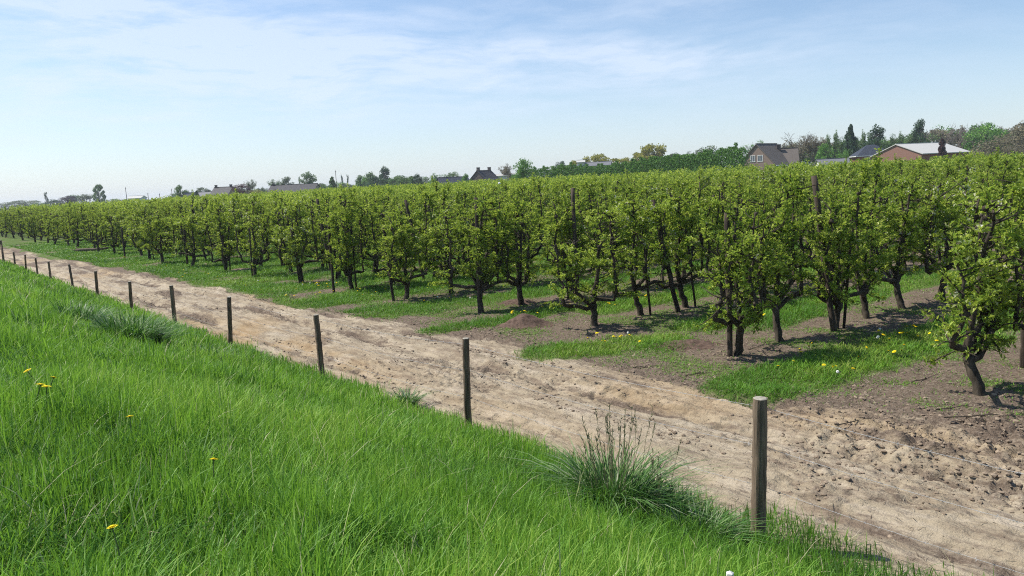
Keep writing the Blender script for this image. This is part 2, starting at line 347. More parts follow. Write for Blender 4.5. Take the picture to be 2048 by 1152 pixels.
# ------------------------------------------------------------------ the land
def steps(*segs):
    o = []
    for a, b, n, g in segs:
        k = np.linspace(0, 1, n, endpoint=False); o.append(a+(b-a)*(k**g))
    return np.concatenate(o+[np.array([segs[-1][1]])])
T = np.concatenate([-steps((3, 30, 20, 1.5), (30, 1500, 14, 2))[::-1][:-1], steps((-3, 12, 430, 1), (12, 40, 340, 1), (40, 130, 170, 1.1), (130, 2200, 40, 2.2))])
U_bank = np.concatenate([-steps((9, 40, 10, 1), (40, 1500, 12, 2))[::-1][:-1], steps((-9, 0, 60, 1))])
U_track = steps((0, 5.0, 160, 1))
U_orch = steps((5.0, 9, 90, 1), (9, 20, 90, 1.2), (20, 150, 70, 1.3), (150, 2600, 30, 2.2))
def land(name, T, U):
    t, u = np.meshgrid(T, U, indexing='ij'); x, y = xy(t, u); z = ground_z(t, u)
    V = np.stack([x, y, z], -1).reshape(-1, 3); a, b = t.shape
    i = (np.arange(a-1)[:, None]*b+np.arange(b-1)[None])
    F = np.stack([i, i+1, i+b+1, i+b], -1).reshape(-1, 4)[:, ::-1]
    me = raw_mesh(name, V, F.reshape(-1), np.full(len(F), 4), None, True)
    te = track_edge(t)
    soil = sstep(te-.8, te+.5, u)*.9+sstep(.47, .62, soilness(t, u))*.32*sstep(0, .6, u)
    wob = (fbm(t*.12, u*0+5, 2)-.5)*.8
    for c in (1.05, 2.75, 3.75): soil = soil+.55*np.exp(-((u-c-wob)/.13)**2)*sstep(.36, .56, fbm(t*.45+c*9, u*1.2, 3))*(.65+.35*(vnoise(t*4.5+c*5, u*2) > .5))
    for c in (1.45, 3.12): soil = soil-.25*np.exp(-((u-c-wob)/.2)**2)
    soil = soil+.35*sstep(.5, .6, fbm(t*.5+3, u*1.1+8, 3))*sstep(0, .6, u)+.4*sstep(20, 45, t)*sstep(.2, 2, u)
    soil = soil+.5*(1-sstep(0, .5, u))
    ga = grass_amount(t, u)
    green = np.maximum(ga*.85, 1-sstep(-.2, .15, u))
    green = np.maximum(green, sstep(.52, .66, fbm(t*1.3+2, u*1.3+50, 3))*.42*sstep(te, te+.8, u))
    green = np.where(u > 30, .9, green); green = np.maximum(green, .9*sstep(90, 130, t)); green = np.maximum(green, .9*sstep(-6, -12, t))
    och = .45*sstep(.5, .75, fbm(t*.25+60, u*.5+3, 3))+.9*np.exp(-((t-17)/5)**2)*np.exp(-((u-.9)/.8)**2)*sstep(.3, .6, fbm(t*.8, u*1.5, 3))
    mk = np.stack([np.clip(soil, 0, 1), green, np.clip(och, 0, 1), np.ones_like(t)], -1).astype(np.float32)
    at_ = me.attributes.new('mask', 'FLOAT_COLOR', 'POINT'); at_.data.foreach_set('color', mk.reshape(-1))
    me.materials.append(M['ground']); return tag(link(name, me), kind='structure')
land('grass_bank', T, U_bank); land('dirt_track', T, U_track); land('orchard_ground', T, U_orch)

# ------------------------------------------------------------------ grass
def blades(B, h, w, lean, az_, tone, face=None, curl=1.0, segs=(0, .38, .74, 1)):
    n = len(B); s = np.array(segs)[None, :, None]
    dirv = np.stack([np.cos(az_), np.sin(az_), np.zeros(n)], 1)[:, None]
    fa = az_+math.pi/2+(rng.random(n)-.5)*1.6 if face is None else face
    side = np.stack([np.cos(fa), np.sin(fa), np.zeros(n)], 1)[:, None]
    up = np.array([0, 0, 1.])[None, None]
    hh = h[:, None, None]; ln = lean[:, None, None]
    P = B[:, None]+up*hh*(s-.30*curl*ln*s**2.4)+dirv*hh*ln*(.25*s+.75*s**2)
    ww = (w[:, None]*np.array([.7, 1, .72])[None])[..., None]
    Lf = P[:, :3]-side*ww*.5; Rt = P[:, :3]+side*ww*.5
    V = np.concatenate([np.stack([Lf, Rt], 2).reshape(n, 6, 3), P[:, 3:4]], 1).reshape(-1, 3)
    b = np.arange(n)[:, None]*7
    Q = np.concatenate([b+np.array([[0, 1, 3, 2]]), b+np.array([[2, 3, 5, 4]])], 1).reshape(-1, 4); Tn = b+np.array([[4, 5, 6]])
    F = np.concatenate([Q.reshape(-1), Tn.reshape(-1)]); S = np.concatenate([np.full(len(Q), 4), np.full(len(Tn), 3)])
    return V, F, S, np.repeat(tone, 7)
def scatter(t0, t1, u0, u1, dens, step=.5, margin=1.0):
    tt = np.arange(t0, t1, step)+step/2; uu = np.arange(u0, u1, step)+step/2
    t, u = [a.reshape(-1) for a in np.meshgrid(tt, uu, indexing='ij')]
    x, y = xy(t, u); d = np.hypot(x, y)
    ok = (np.abs(x) < .72*(y+margin)+margin) & (y > -.5)
    t, u, d = t[ok], u[ok], d[ok]
    k = rng.poisson(dens(d, t, u)*step*step)
    t = np.repeat(t, k)+(rng.random(k.sum())-.5)*step; u = np.repeat(u, k)+(rng.random(k.sum())-.5)*step
    return t, u
# the tall grass on the bank
t, u = scatter(-4, 95, -6.6, 1.0, lambda d, t, u: np.clip(3400*(4.2/d)**1.3, 55, 3400))
keep = u < .30+.24*sstep(7, 2.5, t)+.35*(fbm(t*1.7+8, t*0, 3)-.5)*1.6+.1*rng.normal(size=len(t)); t, u = t[keep], u[keep]
x, y = xy(t, u); d = np.hypot(x, y); n = len(t)
patch = fbm(t*.55+3, u*.8+7, 3); patch2 = fbm(t*1.9+40, u*1.9, 2)
h = .215*(.55+.8*rng.random(n))*(.55+.9*patch)*(.7+.6*patch2)
h *= (1-.35*sstep(-.4, .3, u))*(1+.55*sstep(.6, .75, fbm(t*1.1+70, u*1.3+9, 3)))
h *= 1+.5*(rng.random(n) < .03)
B = np.stack([x, y, ground_z(t, u)-.01], 1)
tone = np.clip(.36+.55*(rng.random(n)-.42)+1.0*(fbm(t*.4+50, u*.6+2, 3)-.5)+.55*(patch2-.5)+.05, 0, .93)
dry = rng.random(n) < .012+.05*sstep(.55, .75, fbm(t*2.2+9, u*2.2+30, 3)); tone[dry] = 1
gust = 2.4+1.1*(fbm(t*.5, u*.5+90, 2)-.5)*6
azz = np.where(rng.random(n) < .10, gust, rng.random(n)*6.283)
V, F, S, A = blades(B, h, .0066*np.maximum(1, d/6.0)**.85*(.5+.9*rng.random(n)**1.3), .08+1.0*rng.random(n)**2.6+.2*(patch2 < .4), azz, tone)
me = raw_mesh('grass', V, F, S, A); me.materials.append(M['grass']); tag(link('grass', me), kind='stuff')
# dead stalks standing in it
t, u = scatter(-4, 40, -6.6, .3, lambda d, t, u: 9*np.clip(6/d, .15, 1.4)*(.2+2*sstep(.45, .65, fbm(t*.8+15, u*.8, 3))))
x, y = xy(t, u); n = len(t); d = np.hypot(x, y)
V, F, S, A = blades(np.stack([x, y, ground_z(t, u)], 1), .28+.22*rng.random(n), .0045*np.maximum(1, d/7), .1+.9*rng.random(n), rng.random(n)*6.283, .96+.04*rng.random(n))
me = raw_mesh('dead_stalks', V, F, S, A); me.materials.append(M['grass']); tag(link('dead_grass', me), kind='stuff')
# grass between the rows and on the far headland
t, u = scatter(-2, 80, 3.2, 34, lambda d, t, u: np.clip(1500*(11/d)**1.5, 25, 1500)*(grass_amount(t, u) > .02)*np.where(u > 14, .45, 1))
keep = rng.random(len(t)) < grass_amount(t, u)**1.3; t, u = t[keep], u[keep]
x, y = xy(t, u); d = np.hypot(x, y); n = len(t)
h = (.05+.10*rng.random(n))*(.5+1.0*fbm(t*1.4, u*1.4+5, 3))*(.6+.6*grass_amount(t, u))
B = np.stack([x, y, ground_z(t, u)-.005], 1)
tone = np.clip(.5+.5*(rng.random(n)-.5)+1.2*(fbm(t*.7+50, u*.7+2, 3)-.5), 0, 1)
V, F, S, A = blades(B, h, .0075*np.maximum(1, d/12)**.9*(.7+.6*rng.random(n)), .3+.9*rng.random(n), rng.random(n)*6.283, tone)
me = raw_mesh('orchard_grass', V, F, S, A); me.materials.append(M['orchard_grass']); tag(link('orchard_grass', me), kind='stuff')
# low weeds on the bare soil
t, u = scatter(-2, 34, 3.4, 16, lambda d, t, u: np.clip(1300*(11/d)**1.2, 40, 1300))
w_ = (sstep(.44, .66, fbm(t*1.3+2, u*1.3+50, 3))+.10)*sstep(-.3, .8, u-track_edge(t)); keep = rng.random(len(t)) < w_; t, u = t[keep], u[keep]
x, y = xy(t, u); d = np.hypot(x, y); n = len(t)
V, F, S, A = blades(np.stack([x, y, ground_z(t, u)], 1), .015+.045*rng.random(n)**2, .010*np.maximum(1, d/14)*(.6+.8*rng.random(n)), .8+.8*rng.random(n), rng.random(n)*6.283, np.clip(.4+.5*rng.random(n), 0, 1))
me = raw_mesh('weeds', V, F, S, A); me.materials.append(M['orchard_grass']); tag(link('weeds', me), kind='stuff')
# straw and pruned bits lying on the soil
M['litter'] = leaf_mat('dry_litter', [(0, (.05, .035, .025)), (.5, (.16, .12, .085)), (1, (.45, .40, .30))], .1, (.3, .25, .15), .8, 0, .1)
t, u = scatter(-2, 32, .4, 15, lambda d, t, u: np.clip(260*(11/d)**1.2, 20, 300)*np.where(u > 4, 1, .22)*(.3+1.4*fbm(t*.9, u*.9+60, 3)))
x, y = xy(t, u); n = len(t); d = np.hypot(x, y)
V, F, S, A = blades(np.stack([x, y, ground_z(t, u)+.004], 1), .006+.012*rng.random(n), .006*np.maximum(1, d/14)*(.5+rng.random(n)), 3+7*rng.random(n), rng.random(n)*6.283, rng.random(n), None, 0)
me = raw_mesh('soil_litter', V, F, S, A); me.materials.append(M['litter']); tag(link('soil_litter', me), kind='stuff')
# crumbled clods on the track
ICO = np.array([(0,0,1),(.894,0,.447),(.276,.851,.447),(-.724,.526,.447),(-.724,-.526,.447),(.276,-.851,.447),(.724,.526,-.447),(-.276,.851,-.447),(-.894,0,-.447),(-.276,-.851,-.447),(.724,-.526,-.447),(0,0,-1)])
ICF = np.array([(0,1,2),(0,2,3),(0,3,4),(0,4,5),(0,5,1),(1,6,2),(2,7,3),(3,8,4),(4,9,5),(5,10,1),(6,7,2),(7,8,3),(8,9,4),(9,10,5),(10,6,1),(11,7,6),(11,8,7),(11,9,8),(11,10,9),(11,6,10)])
def lumps(t, u, s, flat=.6):
    n = len(t); x, y = xy(t, u); c = np.stack([x, y, ground_z(t, u)+s*.15], 1)
    V = ICO[None]*(s[:, None, None])*(1+.55*(rng.random((n, 12, 1))-.5))*np.array([1, 1, flat])*(1+.5*(rng.random((n, 1, 3))-.5))
    V = V+c[:, None]; F = (np.arange(n)[:, None, None]*12+ICF[None]).reshape(-1)
    return V.reshape(-1, 3), F, np.full(n*20, 3)
t, u = scatter(-2, 30, .2, 7, lambda d, t, u: 300*np.clip(10/d, .2, 1.3)*(sstep(.54, .66, fbm(t*.5+3, u*1.1+8, 3))*.5+.02+1.0*sstep(.6, .72, fbm(t*.3+33, u*3.2+8, 3))+1.5*sstep(6.2, 3.2, t)*sstep(1.9, 3.0, u)*sstep(6.2, 5.0, u)))
V, F, S = lumps(t, u, .005+.03*rng.random(len(t))**5)
me = raw_mesh('soil_clods', V, F, S, np.full(len(V), .5)); me.materials.append(M['clod']); tag(link('soil_clods', me), kind='stuff')

# ------------------------------------------------------------------ fence along the track
def make_post(name, base, top, r, seed):
    rg = np.random.default_rng(seed); base = np.array(base, float); top = np.array(top, float); ax = top-base; Lh = np.linalg.norm(ax)
    root = empty(name, base)
    b = MB(); k = np.linspace(0, 1, 15); P = np.outer(k, ax)
    P[0] -= ax/Lh*.25
    wob = rg.normal(size=(15, 3))*.0025; wob[:, 2] = 0
    # grooved outline: a few long grooves run down the post
    n = 14; th = np.arange(n)*2*math.pi/n; gro = 1-.2*rg.random(n)**2.5
    gro = gro[None]*(1+.05*(rg.random((15, n))-.5)); rad = r*(1.04-.08*k)
    X = np.array([1., 0, 0]); Y = np.cross(ax/Lh, X); Y /= np.linalg.norm(Y); X = np.cross(Y, ax/Lh)
    V = (P+wob)[:, None]+rad[:, None, None]*gro[..., None]*(np.cos(th)[None, :, None]*X+np.sin(th)[None, :, None]*Y)
    i = np.arange(14)[:, None]*n; j = np.arange(n)[None]; j2 = (j+1) % n
    b.addn(V.reshape(-1, 3), np.stack([i+j, i+j2, i+n+j2, i+n+j], -1).reshape(-1, 4))
    link('shaft', b.mesh('shaft', M['post'], True), root)
    c = MB(); ring = V[-1]; inner = (ring-P[-1])*.86+P[-1]+ax/Lh*.006
    c.add(np.concatenate([ring, inner]), [(a, (a+1) % n, n+(a+1) % n, n+a) for a in range(n)]+[tuple(range(n, 2*n))])
    link('end_grain', c.mesh('end_grain', M['post_top']), root)
    return root
F_TOP = [(1521,797),(931,677),(632,630),(458,594),(342,571),(259,563),(191,542),(138,529),(97,523),(71,516),(50,509),(27,504)]
F_BOT = [(1517,1030),(936,840),(643,743),(461,683),(350,650),(263,615),(196,603),(148,585),(102,560),(75,548),(52,538),(30,526)]
F_LAB = ['rightmost fence post, thick and weathered with a deep split down its side', 'fence post second from the right, slim and grey in front of the rutted track',
         'dark cracked fence post third from the right, leaning a little left', 'pale topped fence post fourth from the right beside ochre sand', 'fence post fifth from the right, greenish and leaning left, just beyond grass tussocks',
         'short dark fence post sixth from the right, right behind the dark grass tussock', 'pale topped dark fence post seventh from the right on the bank edge',
         'thin black fence post eighth from the right, tilted to the left', 'fence post ninth from the right, small with a light top', 'distant fence post tenth from the right by the bend of the track',
         'distant grey fence post eleventh from the right', 'dark fence post beside the braced corner post at the far left end']
fence_pts = []
for i in range(-1, 12):
    t_i = (6.46*FD[1]+2.18*FD[0])+4.13*i                     # evenly spaced along the line
    if i < 0: px = None
    if i >= 0:
        d = ray(*F_TOP[i]); # where the sight line crosses the fence line
        k = (U_F-.02)/(d[0]*ND[0]+d[1]*ND[1]); tp = np.array([0, 0, CAM_Z])+d*k
        d2 = ray(*F_BOT[i]); k2 = (U_F-.02)/(d2[0]*ND[0]+d2[1]*ND[1]); bp = np.array([0, 0, CAM_Z])+d2*k2
        lean = (tp-bp)[:2]/max(.3, tp[2]-bp[2])
        g = gz(*bp[:2]); base = np.array([*(bp[:2]-lean*(bp[2]-g)), g])
        fence_pts.append((base, tp))
        o = make_post('fence_post', base, tp, (.066, .048, .054, .05, .055, .05, .05, .045, .048, .045, .045, .045)[i], 100+i)
        tag(o, F_LAB[i], 'fence post', 'round wooden posts of the track fence')
# corner post with two raking braces, far end
cb = fence_pts[-1][0]+np.array([*FD, 0])*4.5; cb[2] = gz(*cb[:2])
cp = make_post('corner_post', cb, cb+np.array([0, 0, 1.45]), .06, 150)
for s in (-1, 1):
    b = MB(); q = np.array([*(FD*s*.75+ND*.1*s), 0.]); b.tube([q, [0, 0, 1.25]], [.045, .04], 8); link('brace', b.mesh('brace', M['post'], True), cp)
tag(cp, 'dark corner fence post propped by two slanting braces, far left end', 'fence post')
fence_pts.append((cb, cb+np.array([0, 0, 1.45])))
# barbed wire strands, stapled to every post
nx = fence_pts[0][0]+(fence_pts[0][0]-fence_pts[1][0])*.8; nx[2] = gz(*nx[:2])
np_ = make_post('fence_post', nx, nx+np.array([0, 0, 1.32]), .05, 160)
tag(np_, 'nearest fence post, just outside the picture past the right edge', 'fence post', 'round wooden posts of the track fence')
chain = [(nx, nx+np.array([0, 0, 1.32]))]+fence_pts
for fr, nm in ((.38, 'lowest'), (.66, 'middle'), (.93, 'topmost')):
    b = MB(); pts = []; wire_mb = b
    for (b0, t0), (b1, t1) in zip(chain[:-1], chain[1:]):
        p = b0+(t0-b0)*fr+np.array([*(ND*.058), 0]); q = b1+(t1-b1)*fr+np.array([*(ND*.058), 0])
        for k in np.linspace(0, 1, 9)[:-1]:
            pts.append(p+(q-p)*k-np.array([0, 0, .05*4*k*(1-k)]))
    pts.append(q); pts = np.array(pts); b.tube(pts, .0021, 4)
    for k in range(0, 90):
        s = k/90*24; i0 = int(s); c = pts[i0]+(pts[i0+1]-pts[i0])*(s-i0)
        for a in range(2):
            e = rng.normal(size=3); e = e/np.linalg.norm(e)*.018; b.tube([c-e, c+e], .0016, 3)
    tag(link('barbed_wire', b.mesh('barbed_wire', M['wire'])), nm+' barbed wire strand stretched between the wooden fence posts', 'wire', 'barbed wire strands of the fence')

# ------------------------------------------------------------------ pear trees
def leaf_fan(P, D, ln, wd, tone, droop=.25):
    """folded two-face leaves rooted at P pointing along D"""
    n = len(P); D = D/np.linalg.norm(D, axis=1)[:, None]
    up = np.array([0, 0, 1.])+rng.normal(size=(n, 3))*.45
    S = np.cross(D, up); S /= np.linalg.norm(S, axis=1)[:, None]+1e-9; Nn = np.cross(S, D)
    ln = ln[:, None]; wd = wd[:, None]
    mid = P+D*ln*.5+Nn*ln*.06; tip = P+D*ln-Nn*ln*droop
    a = mid+S*wd*.5+Nn*wd*.18; b = mid-S*wd*.5+Nn*wd*.18
    V = np.stack([P, a, tip, b], 1).reshape(-1, 3)
    k = np.arange(n)[:, None]*4
    return V, np.concatenate([k+np.array([[0, 1, 2]]), k+np.array([[0, 2, 3]])], 1).reshape(-1, 3), np.repeat(tone, 4)
def wander(rg, p, q, n, amp):
    k = np.linspace(0, 1, n)[:, None]; P = np.array(p)+(np.array(q)-np.array(p))*k
    w = np.cumsum(rg.normal(size=(n, 3)), 0); w -= w[0]; w -= k*w[-1]; return P+w*amp
def pear(seed, Ht, dens=1.0, big=1.0, low=None):
    rg = np.random.default_rng(seed); tr = MB(); fork = rg.uniform(.42, .66); lean = rg.normal(size=2)*.11
    if low: fork = low
    f = np.array([lean[0], lean[1], fork])
    k = np.linspace(0, 1, 9)[:, None]; trunk = np.array([0, 0, -.12])+(f-np.array([0, 0, -.12]))*k
    trunk[1:-1, :2] += rg.normal(size=(7, 2))*.012
    tr.tube(trunk, np.linspace(.092, .070, 9)+np.array([.03, .012, 0, 0, 0, 0, 0, .004, .012]), 10, .14, True, rg)
    spots = []                                                     # (position, outward direction)
    limbs = []; knots = []
    top = np.array([lean[0]*1.5+rg.normal()*.08, rg.normal()*.08, Ht-.25])
    lead = wander(rg, f, top, 14, .028); limbs.append((lead, .064, .016))
    na = rg.integers(3, 6); base_a = rg.choice([0, math.pi])
    for a in range(na):
        ang = base_a+a*math.pi+rg.normal()*.45 if a < 2 else rg.random()*6.283
        o = rg.uniform(.5, .9) if a < 2 else rg.uniform(.4, .65); zz = fork+rg.uniform(.04, .30)+.22*(a >= 2)
        p1 = f+np.array([math.cos(ang)*o, math.sin(ang)*o*.75, zz-fork])
        p2 = np.array([p1[0]*1.05+rg.normal()*.08, p1[1]*1.1+rg.normal()*.08, Ht*rg.uniform(.66, .95)])
        st = f+np.array([0, 0, rg.uniform(-.08, .12)])
        A = np.concatenate([wander(rg, st, p1, 5, .04), wander(rg, p1, p2, 10, .045)[1:]])
        limbs.append((A, .056, .014))
    side = []
    for A, r0, r1 in limbs:
        m = len(A); tr.tube(A, np.linspace(r0, r1, m)*(1+.22*(rg.random(m)-.5)), 7, .12, True, rg)
        for p in range(2, m):
            for q in range(2 if A is not lead else 3):
                z = A[p][2]
                if z < fork+.15 or (A is not lead and p < 4): continue
                ang = rg.random()*6.283; ln = rg.uniform(.22, .68)*(1.15-.28*z/Ht)
                d = np.array([math.cos(ang), math.sin(ang)*.85, rg.uniform(-.45 if z < 1.3 else -.2, .75)])
                s0 = A[p]+(A[p-1]-A[p])*rg.random()
                B_ = wander(rg, s0, s0+d*ln, 5, .022); side.append(B_)
                tr.tube(B_, np.linspace(.016, .005, 5)*(1+.5*(rg.random(5)-.5)), 5, .1, True, rg)
                for s in np.linspace(.2, 1, max(2, int(ln/.075))):
                    i = min(3, int(s*4)); w = s*4-i; spots.append((B_[i]+(B_[i+1]-B_[i])*w, d*.4+np.array([0, 0, .5])))
        for p in range(3, m):
            if A[p][2] > .9 and rg.random() < .55:
                kr = rg.uniform(.028, .062); tr.addn(A[p]+rg.normal(size=3)*.02+ICO*kr*(1+.5*(rg.random((12, 1))-.5)), ICF)
            if A[p][2] > fork+.35 and rg.random() < .65: spots.append((A[p], rg.normal(size=3)*.6))
    hi = [a for a, b in spots if a[2] > Ht-1.0]
    for q in range(rg.integers(6, 10)):                            # upright young shoots
        s0 = hi[rg.integers(0, len(hi))]; e = s0+np.array([rg.normal()*.08, rg.normal()*.08, rg.uniform(.25, .55)])
        B_ = wander(rg, s0, e, 5, .01); tr.tube(B_, np.linspace(.008, .003, 5), 4, 0, True, rg)
        for s in np.linspace(.1, 1, 7): i = min(3, int(s*4)); spots.append((B_[i]+(B_[i+1]-B_[i])*(s*4-i), np.array([0, 0, .8])))
    SP = np.array([a for a, b in spots]); SD = np.array([b for a, b in spots])
    cn = vnoise(SP[:, 0]*2.6+SP[:, 1]*1.3+seed*3.7, SP[:, 2]*2.4+seed); keep = rg.random(len(SP)) < np.clip(2.6*cn-.66, .03, 1)*dens; SP = SP[keep]; SD = SD[keep]
    nl = rg.integers(9, 16, len(SP)) if big == 1 else np.full(len(SP), 3)
    P = np.repeat(SP, nl, 0); D = np.repeat(SD, nl, 0); n = len(P); cl = np.repeat(rg.normal(size=len(SP)), nl)
    Dd = D+rg.normal(size=(n, 3))*.75; P = P+rg.normal(size=(n, 3))*.032*big**.5
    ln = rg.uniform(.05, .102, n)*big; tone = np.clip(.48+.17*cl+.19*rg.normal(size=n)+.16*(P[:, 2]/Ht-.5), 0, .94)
    bl = np.repeat(rg.random(len(SP)) < .02, nl) & (rg.random(n) < .22); tone[bl] = .995
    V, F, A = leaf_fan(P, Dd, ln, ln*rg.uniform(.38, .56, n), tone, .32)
    return tr, (V, F, A)
def pear_meshes(seed, Ht, **k):
    tr, (V, F, A) = pear(seed, Ht, **k)
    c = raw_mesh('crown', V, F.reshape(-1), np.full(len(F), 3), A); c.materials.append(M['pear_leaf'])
    return tr.mesh('trunk', M['bark'], True), c
PEARS = [pear_meshes(200+i, (3.0, 3.3, 3.45, 2.9)[i % 4], dens=(1, .8, .95)[i % 3]) for i in range(14)]
def place_pear(mi, p, rz, sc_=1.0, sz=1.0):
    root = empty('pear_tree', p, rz); root.scale = (sc_, sc_, sz)
    link('trunk', PEARS[mi][0], root); link('crown', PEARS[mi][1], root); return root
ORD = ['first', 'second', 'third', 'fourth', 'fifth', 'sixth', 'seventh', 'eighth', 'ninth', 'tenth', 'eleventh', 'twelfth', 'thirteenth', 'fourteenth']
row_ang = math.atan2(RD[1], RD[0])
cand = []
for n in range(0, 36):
    e = row_end(n)
    if n > 7: e = e+RD*rng.normal()*.5
    for k in range(0, 48):
        p = e+RD*1.58*k+rng.normal(size=2)*(.09 if k else .0)
        d_ = np.array([p[0], p[1], 1.6-CAM_Z]); dep = d_ @ v_fw; px = 1024+FPX*(d_ @ v_rt)/dep
        if px < -130 or px > 2048+140*13/dep: continue
        vis = [1, .9, .6, .4, .3][min(k, 4)]*(1 if k < 7 else .75)
        cand.append((vis/dep, n, k, p))
cand.sort(key=lambda c: -c[0])
TRUNKPIX = {}
near_set = cand[:300]; rest = cand[300:]
for sc0, n, k, p in near_set:
    mi = int(rng.integers(0, 14)); rz = row_ang+(math.pi if rng.random() < .5 else 0)+rng.normal()*.18
    if (n, k) == (0, 0): mi, rz = 4, row_ang
    s = rng.uniform(.88, 1.0); zz = rng.uniform(.9, 1.04)
    if n <= 1: zz *= 1.03
    o = place_pear(mi, (p[0], p[1], gz(*p)-.01), rz, s, zz)
    rest_lab = True
    if n == 0 and k == 0: lab, grp = 'nearest pear tree at the right edge, its knotty trunk on bare soil', None
    elif k == 0 and n <= 13: lab, grp = 'end pear tree beside the track, in the %s row counted from the right edge' % ORD[n], 'pear trees at the row ends'
    elif k == 0: lab, grp = 'small distant row end pear tree far left, past the thirteenth row', 'far pear trees at the row ends'
    elif k <= 3 and n <= 13: lab, grp = 'pear tree %s from the track, in the %s row counted from the right edge' % (ORD[k], ORD[n]), 'pear trees inside the rows'
    elif n <= 13: lab, grp = 'pear tree deep inside the orchard, seen mostly as a leafy top above nearer ones', 'pear trees deep in the orchard'
    else: lab, grp = 'distant pear tree at far left, standing behind the ends of the far rows', 'distant pear trees at far left'
    tag(o, lab, 'pear tree', grp)
# the rest of the orchard, one mass of far tree tops
LOD = [pear(300+i, 3.1+.15*(i % 3), dens=.5, big=2.6) for i in range(4)]
Vs, Fs, As = [], [], []; nv = 0; tb = MB()
for sc0, n, k, p in rest:
    tr, (V, F, A) = LOD[int(rng.integers(0, 4))]; a = rng.random()*6.283; s = rng.uniform(.95, 1.1)
    Rm = np.array([[math.cos(a), math.sin(a), 0], [-math.sin(a), math.cos(a), 0], [0, 0, 1]])
    z = gz(*p); Vs.append((V*s) @ Rm+np.array([p[0], p[1], z])); Fs.append(F+nv); As.append(np.clip(A+rng.normal()*.08, 0, .99)); nv += len(V)
    tb.tube([(p[0], p[1], z-.1), (p[0], p[1], z+.6), (p[0]+.05, p[1], z+2.8)], [.09, .07, .02], 5)
if Vs:
    V = np.concatenate(Vs); F = np.concatenate(Fs).reshape(-1)
    me = raw_mesh('far_orchard', V, F, np.full(len(F)//3, 3), np.concatenate(As)); me.materials.append(M['pear_leaf'])
    fo = tag(link('far_orchard_trees', me), kind='stuff'); link('trunks', tb.mesh('trunks', M['bark'], True), fo)

# orchard poles: base pixel on the ground, top pixel, radius
POLES = [((668,585),(656,440),.045,'slim upright orchard pole standing clear of the leaves, left of centre'),
 ((787,602),(767,450),.045,'orchard pole leaning slightly left in front of the fifth row end tree'),
 ((959,626),(952,395),.055,'split topped orchard pole against the forked end tree at the picture centre'),
 ((1460,713),(1453,425),.05,'rusty brown orchard pole in front of the double trunk of the second row'),
 ((1668,663),(1627,352),.062,'thick dark pole leaning left, its blunt top above the second row'),
 ((1356,625),(1306,400),.06,'dark pole leaning left among the trunks of the third row'),
 ((1156,600),(1145,376),.06,'grey pole whose bare top rises above the leaves near centre'),
 ((848,560),(811,400),.055,'dark pole leaning left, half hidden in leaves left of centre'),
 ((662,545),(634,398),.06,'leaning pole behind the slim upright one, its top above the leaves'),
 ((2046,735),(2049,600),.05,'brown pole cut by the right edge of the picture'),
 ((250,516),(243,455),.05,'short far pole beside the leaning trunks at left'),
 ((375,530),(366,432),.055,'dark orchard pole with bare upper end, left part of the orchard'),
 ((412,520),(383,410),.055,'strongly slanting dark pole in the left part of the orchard'),
 ((157,488),(150,430),.05,'dark far pole near the fallen log'),
 ((75,470),(70,416),.05,'black pole standing out at the far left rows')]
for bp, tp, r, lab in POLES:
    b0 = on_ground(*bp); t0 = at_depth(*tp, b0); P = t0-b0
    b = MB(); rg = np.random.default_rng(int(bp[0])); k = np.linspace(-.06, 1, 12)[:, None]; b.tube(P*k+np.concatenate([rg.normal(size=(12, 2))*.006, np.zeros((12, 1))], 1), r, 10, .06, True, rg)
    o = link('orchard_pole', b.mesh('orchard_pole', M['pole'], True), None, b0); tag(o, lab, 'pole', 'wooden poles of the orchard')
# thin stakes tied to the front trunks
sb = MB(); sb.tube(np.array([[0, 0, -.1], [.01, 0, .7], [0, .01, 1.4], [.01, 0, 2.1]]), [.03, .03, .028, .027], 8, .05); stake_me = sb.mesh('tree_stake', M['pole'], True)
for sc0, n, k, p in near_set:
    if k > 2 or n > 12 or (n, k) in ((0, 0), (1, 0), (3, 0), (4, 0)) or rng.random() < .25: continue
    q = p+RD*rng.uniform(.1, .2)*rng.choice([-1, 1])+np.array([RD[1], -RD[0]])*.12
    o = link('tree_stake', stake_me, None, (q[0], q[1], gz(*q))); o.rotation_euler = (rng.normal()*.06, rng.normal()*.06, rng.random()*6)
    tag(o, 'thin stake beside the %strunk of the %s row counted from the right edge' % ('end ' if k == 0 else ORD[k]+' ', ORD[n]), 'stake', 'stakes beside the pear trunks')

# ------------------------------------------------------------------ small things on the ground
def heap(name, px, py, r, hgt, lab, seed):
    c = on_ground(px, py); n = 48; g = np.linspace(-1, 1, n); X, Y = np.meshgrid(g, g, indexing='ij'); rr = np.hypot(X, Y)
    z = hgt*(np.exp(-(rr/.48)**2)-.02)*(.6+.9*fbm(X*2+seed, Y*2, 3))+.045*(fbm(X*7+seed, Y*7, 3)-.5)-.02*rr
    x = c[0]+X*r; y = c[1]+Y*r*.75; t_, u_ = tu(x, y); z = z*(1-sstep(.8, 1, rr))-.06*sstep(.75, 1.0, rr)
    V = np.stack([X*r, Y*r*.75, ground_z(t_, u_)-c[2]+z], -1).reshape(-1, 3); i = np.arange(n-1)[:, None]*n+np.arange(n-1)[None]
    F = np.stack([i, i+n, i+n+1, i+1], -1).reshape(-1, 4)
    me = raw_mesh(name, V, F.reshape(-1), np.full(len(F), 4), None, True); me.materials.append(M['soil_heap'])
    tag(link(name, me, None, c), lab, 'soil heap')
heap('soil_heap', 1052, 652, .95, .26, 'dark heap of loose soil beside the dandelion strip at centre', 3)
heap('soil_heap', 1370, 690, 1.0, .12, 'flat spread of dark soil between two grass strips, left of the double trunk', 9)
heap('soil_heap', 1035, 605, .9, .10, 'low reddish brown soil patch behind the forked tree at centre', 15)
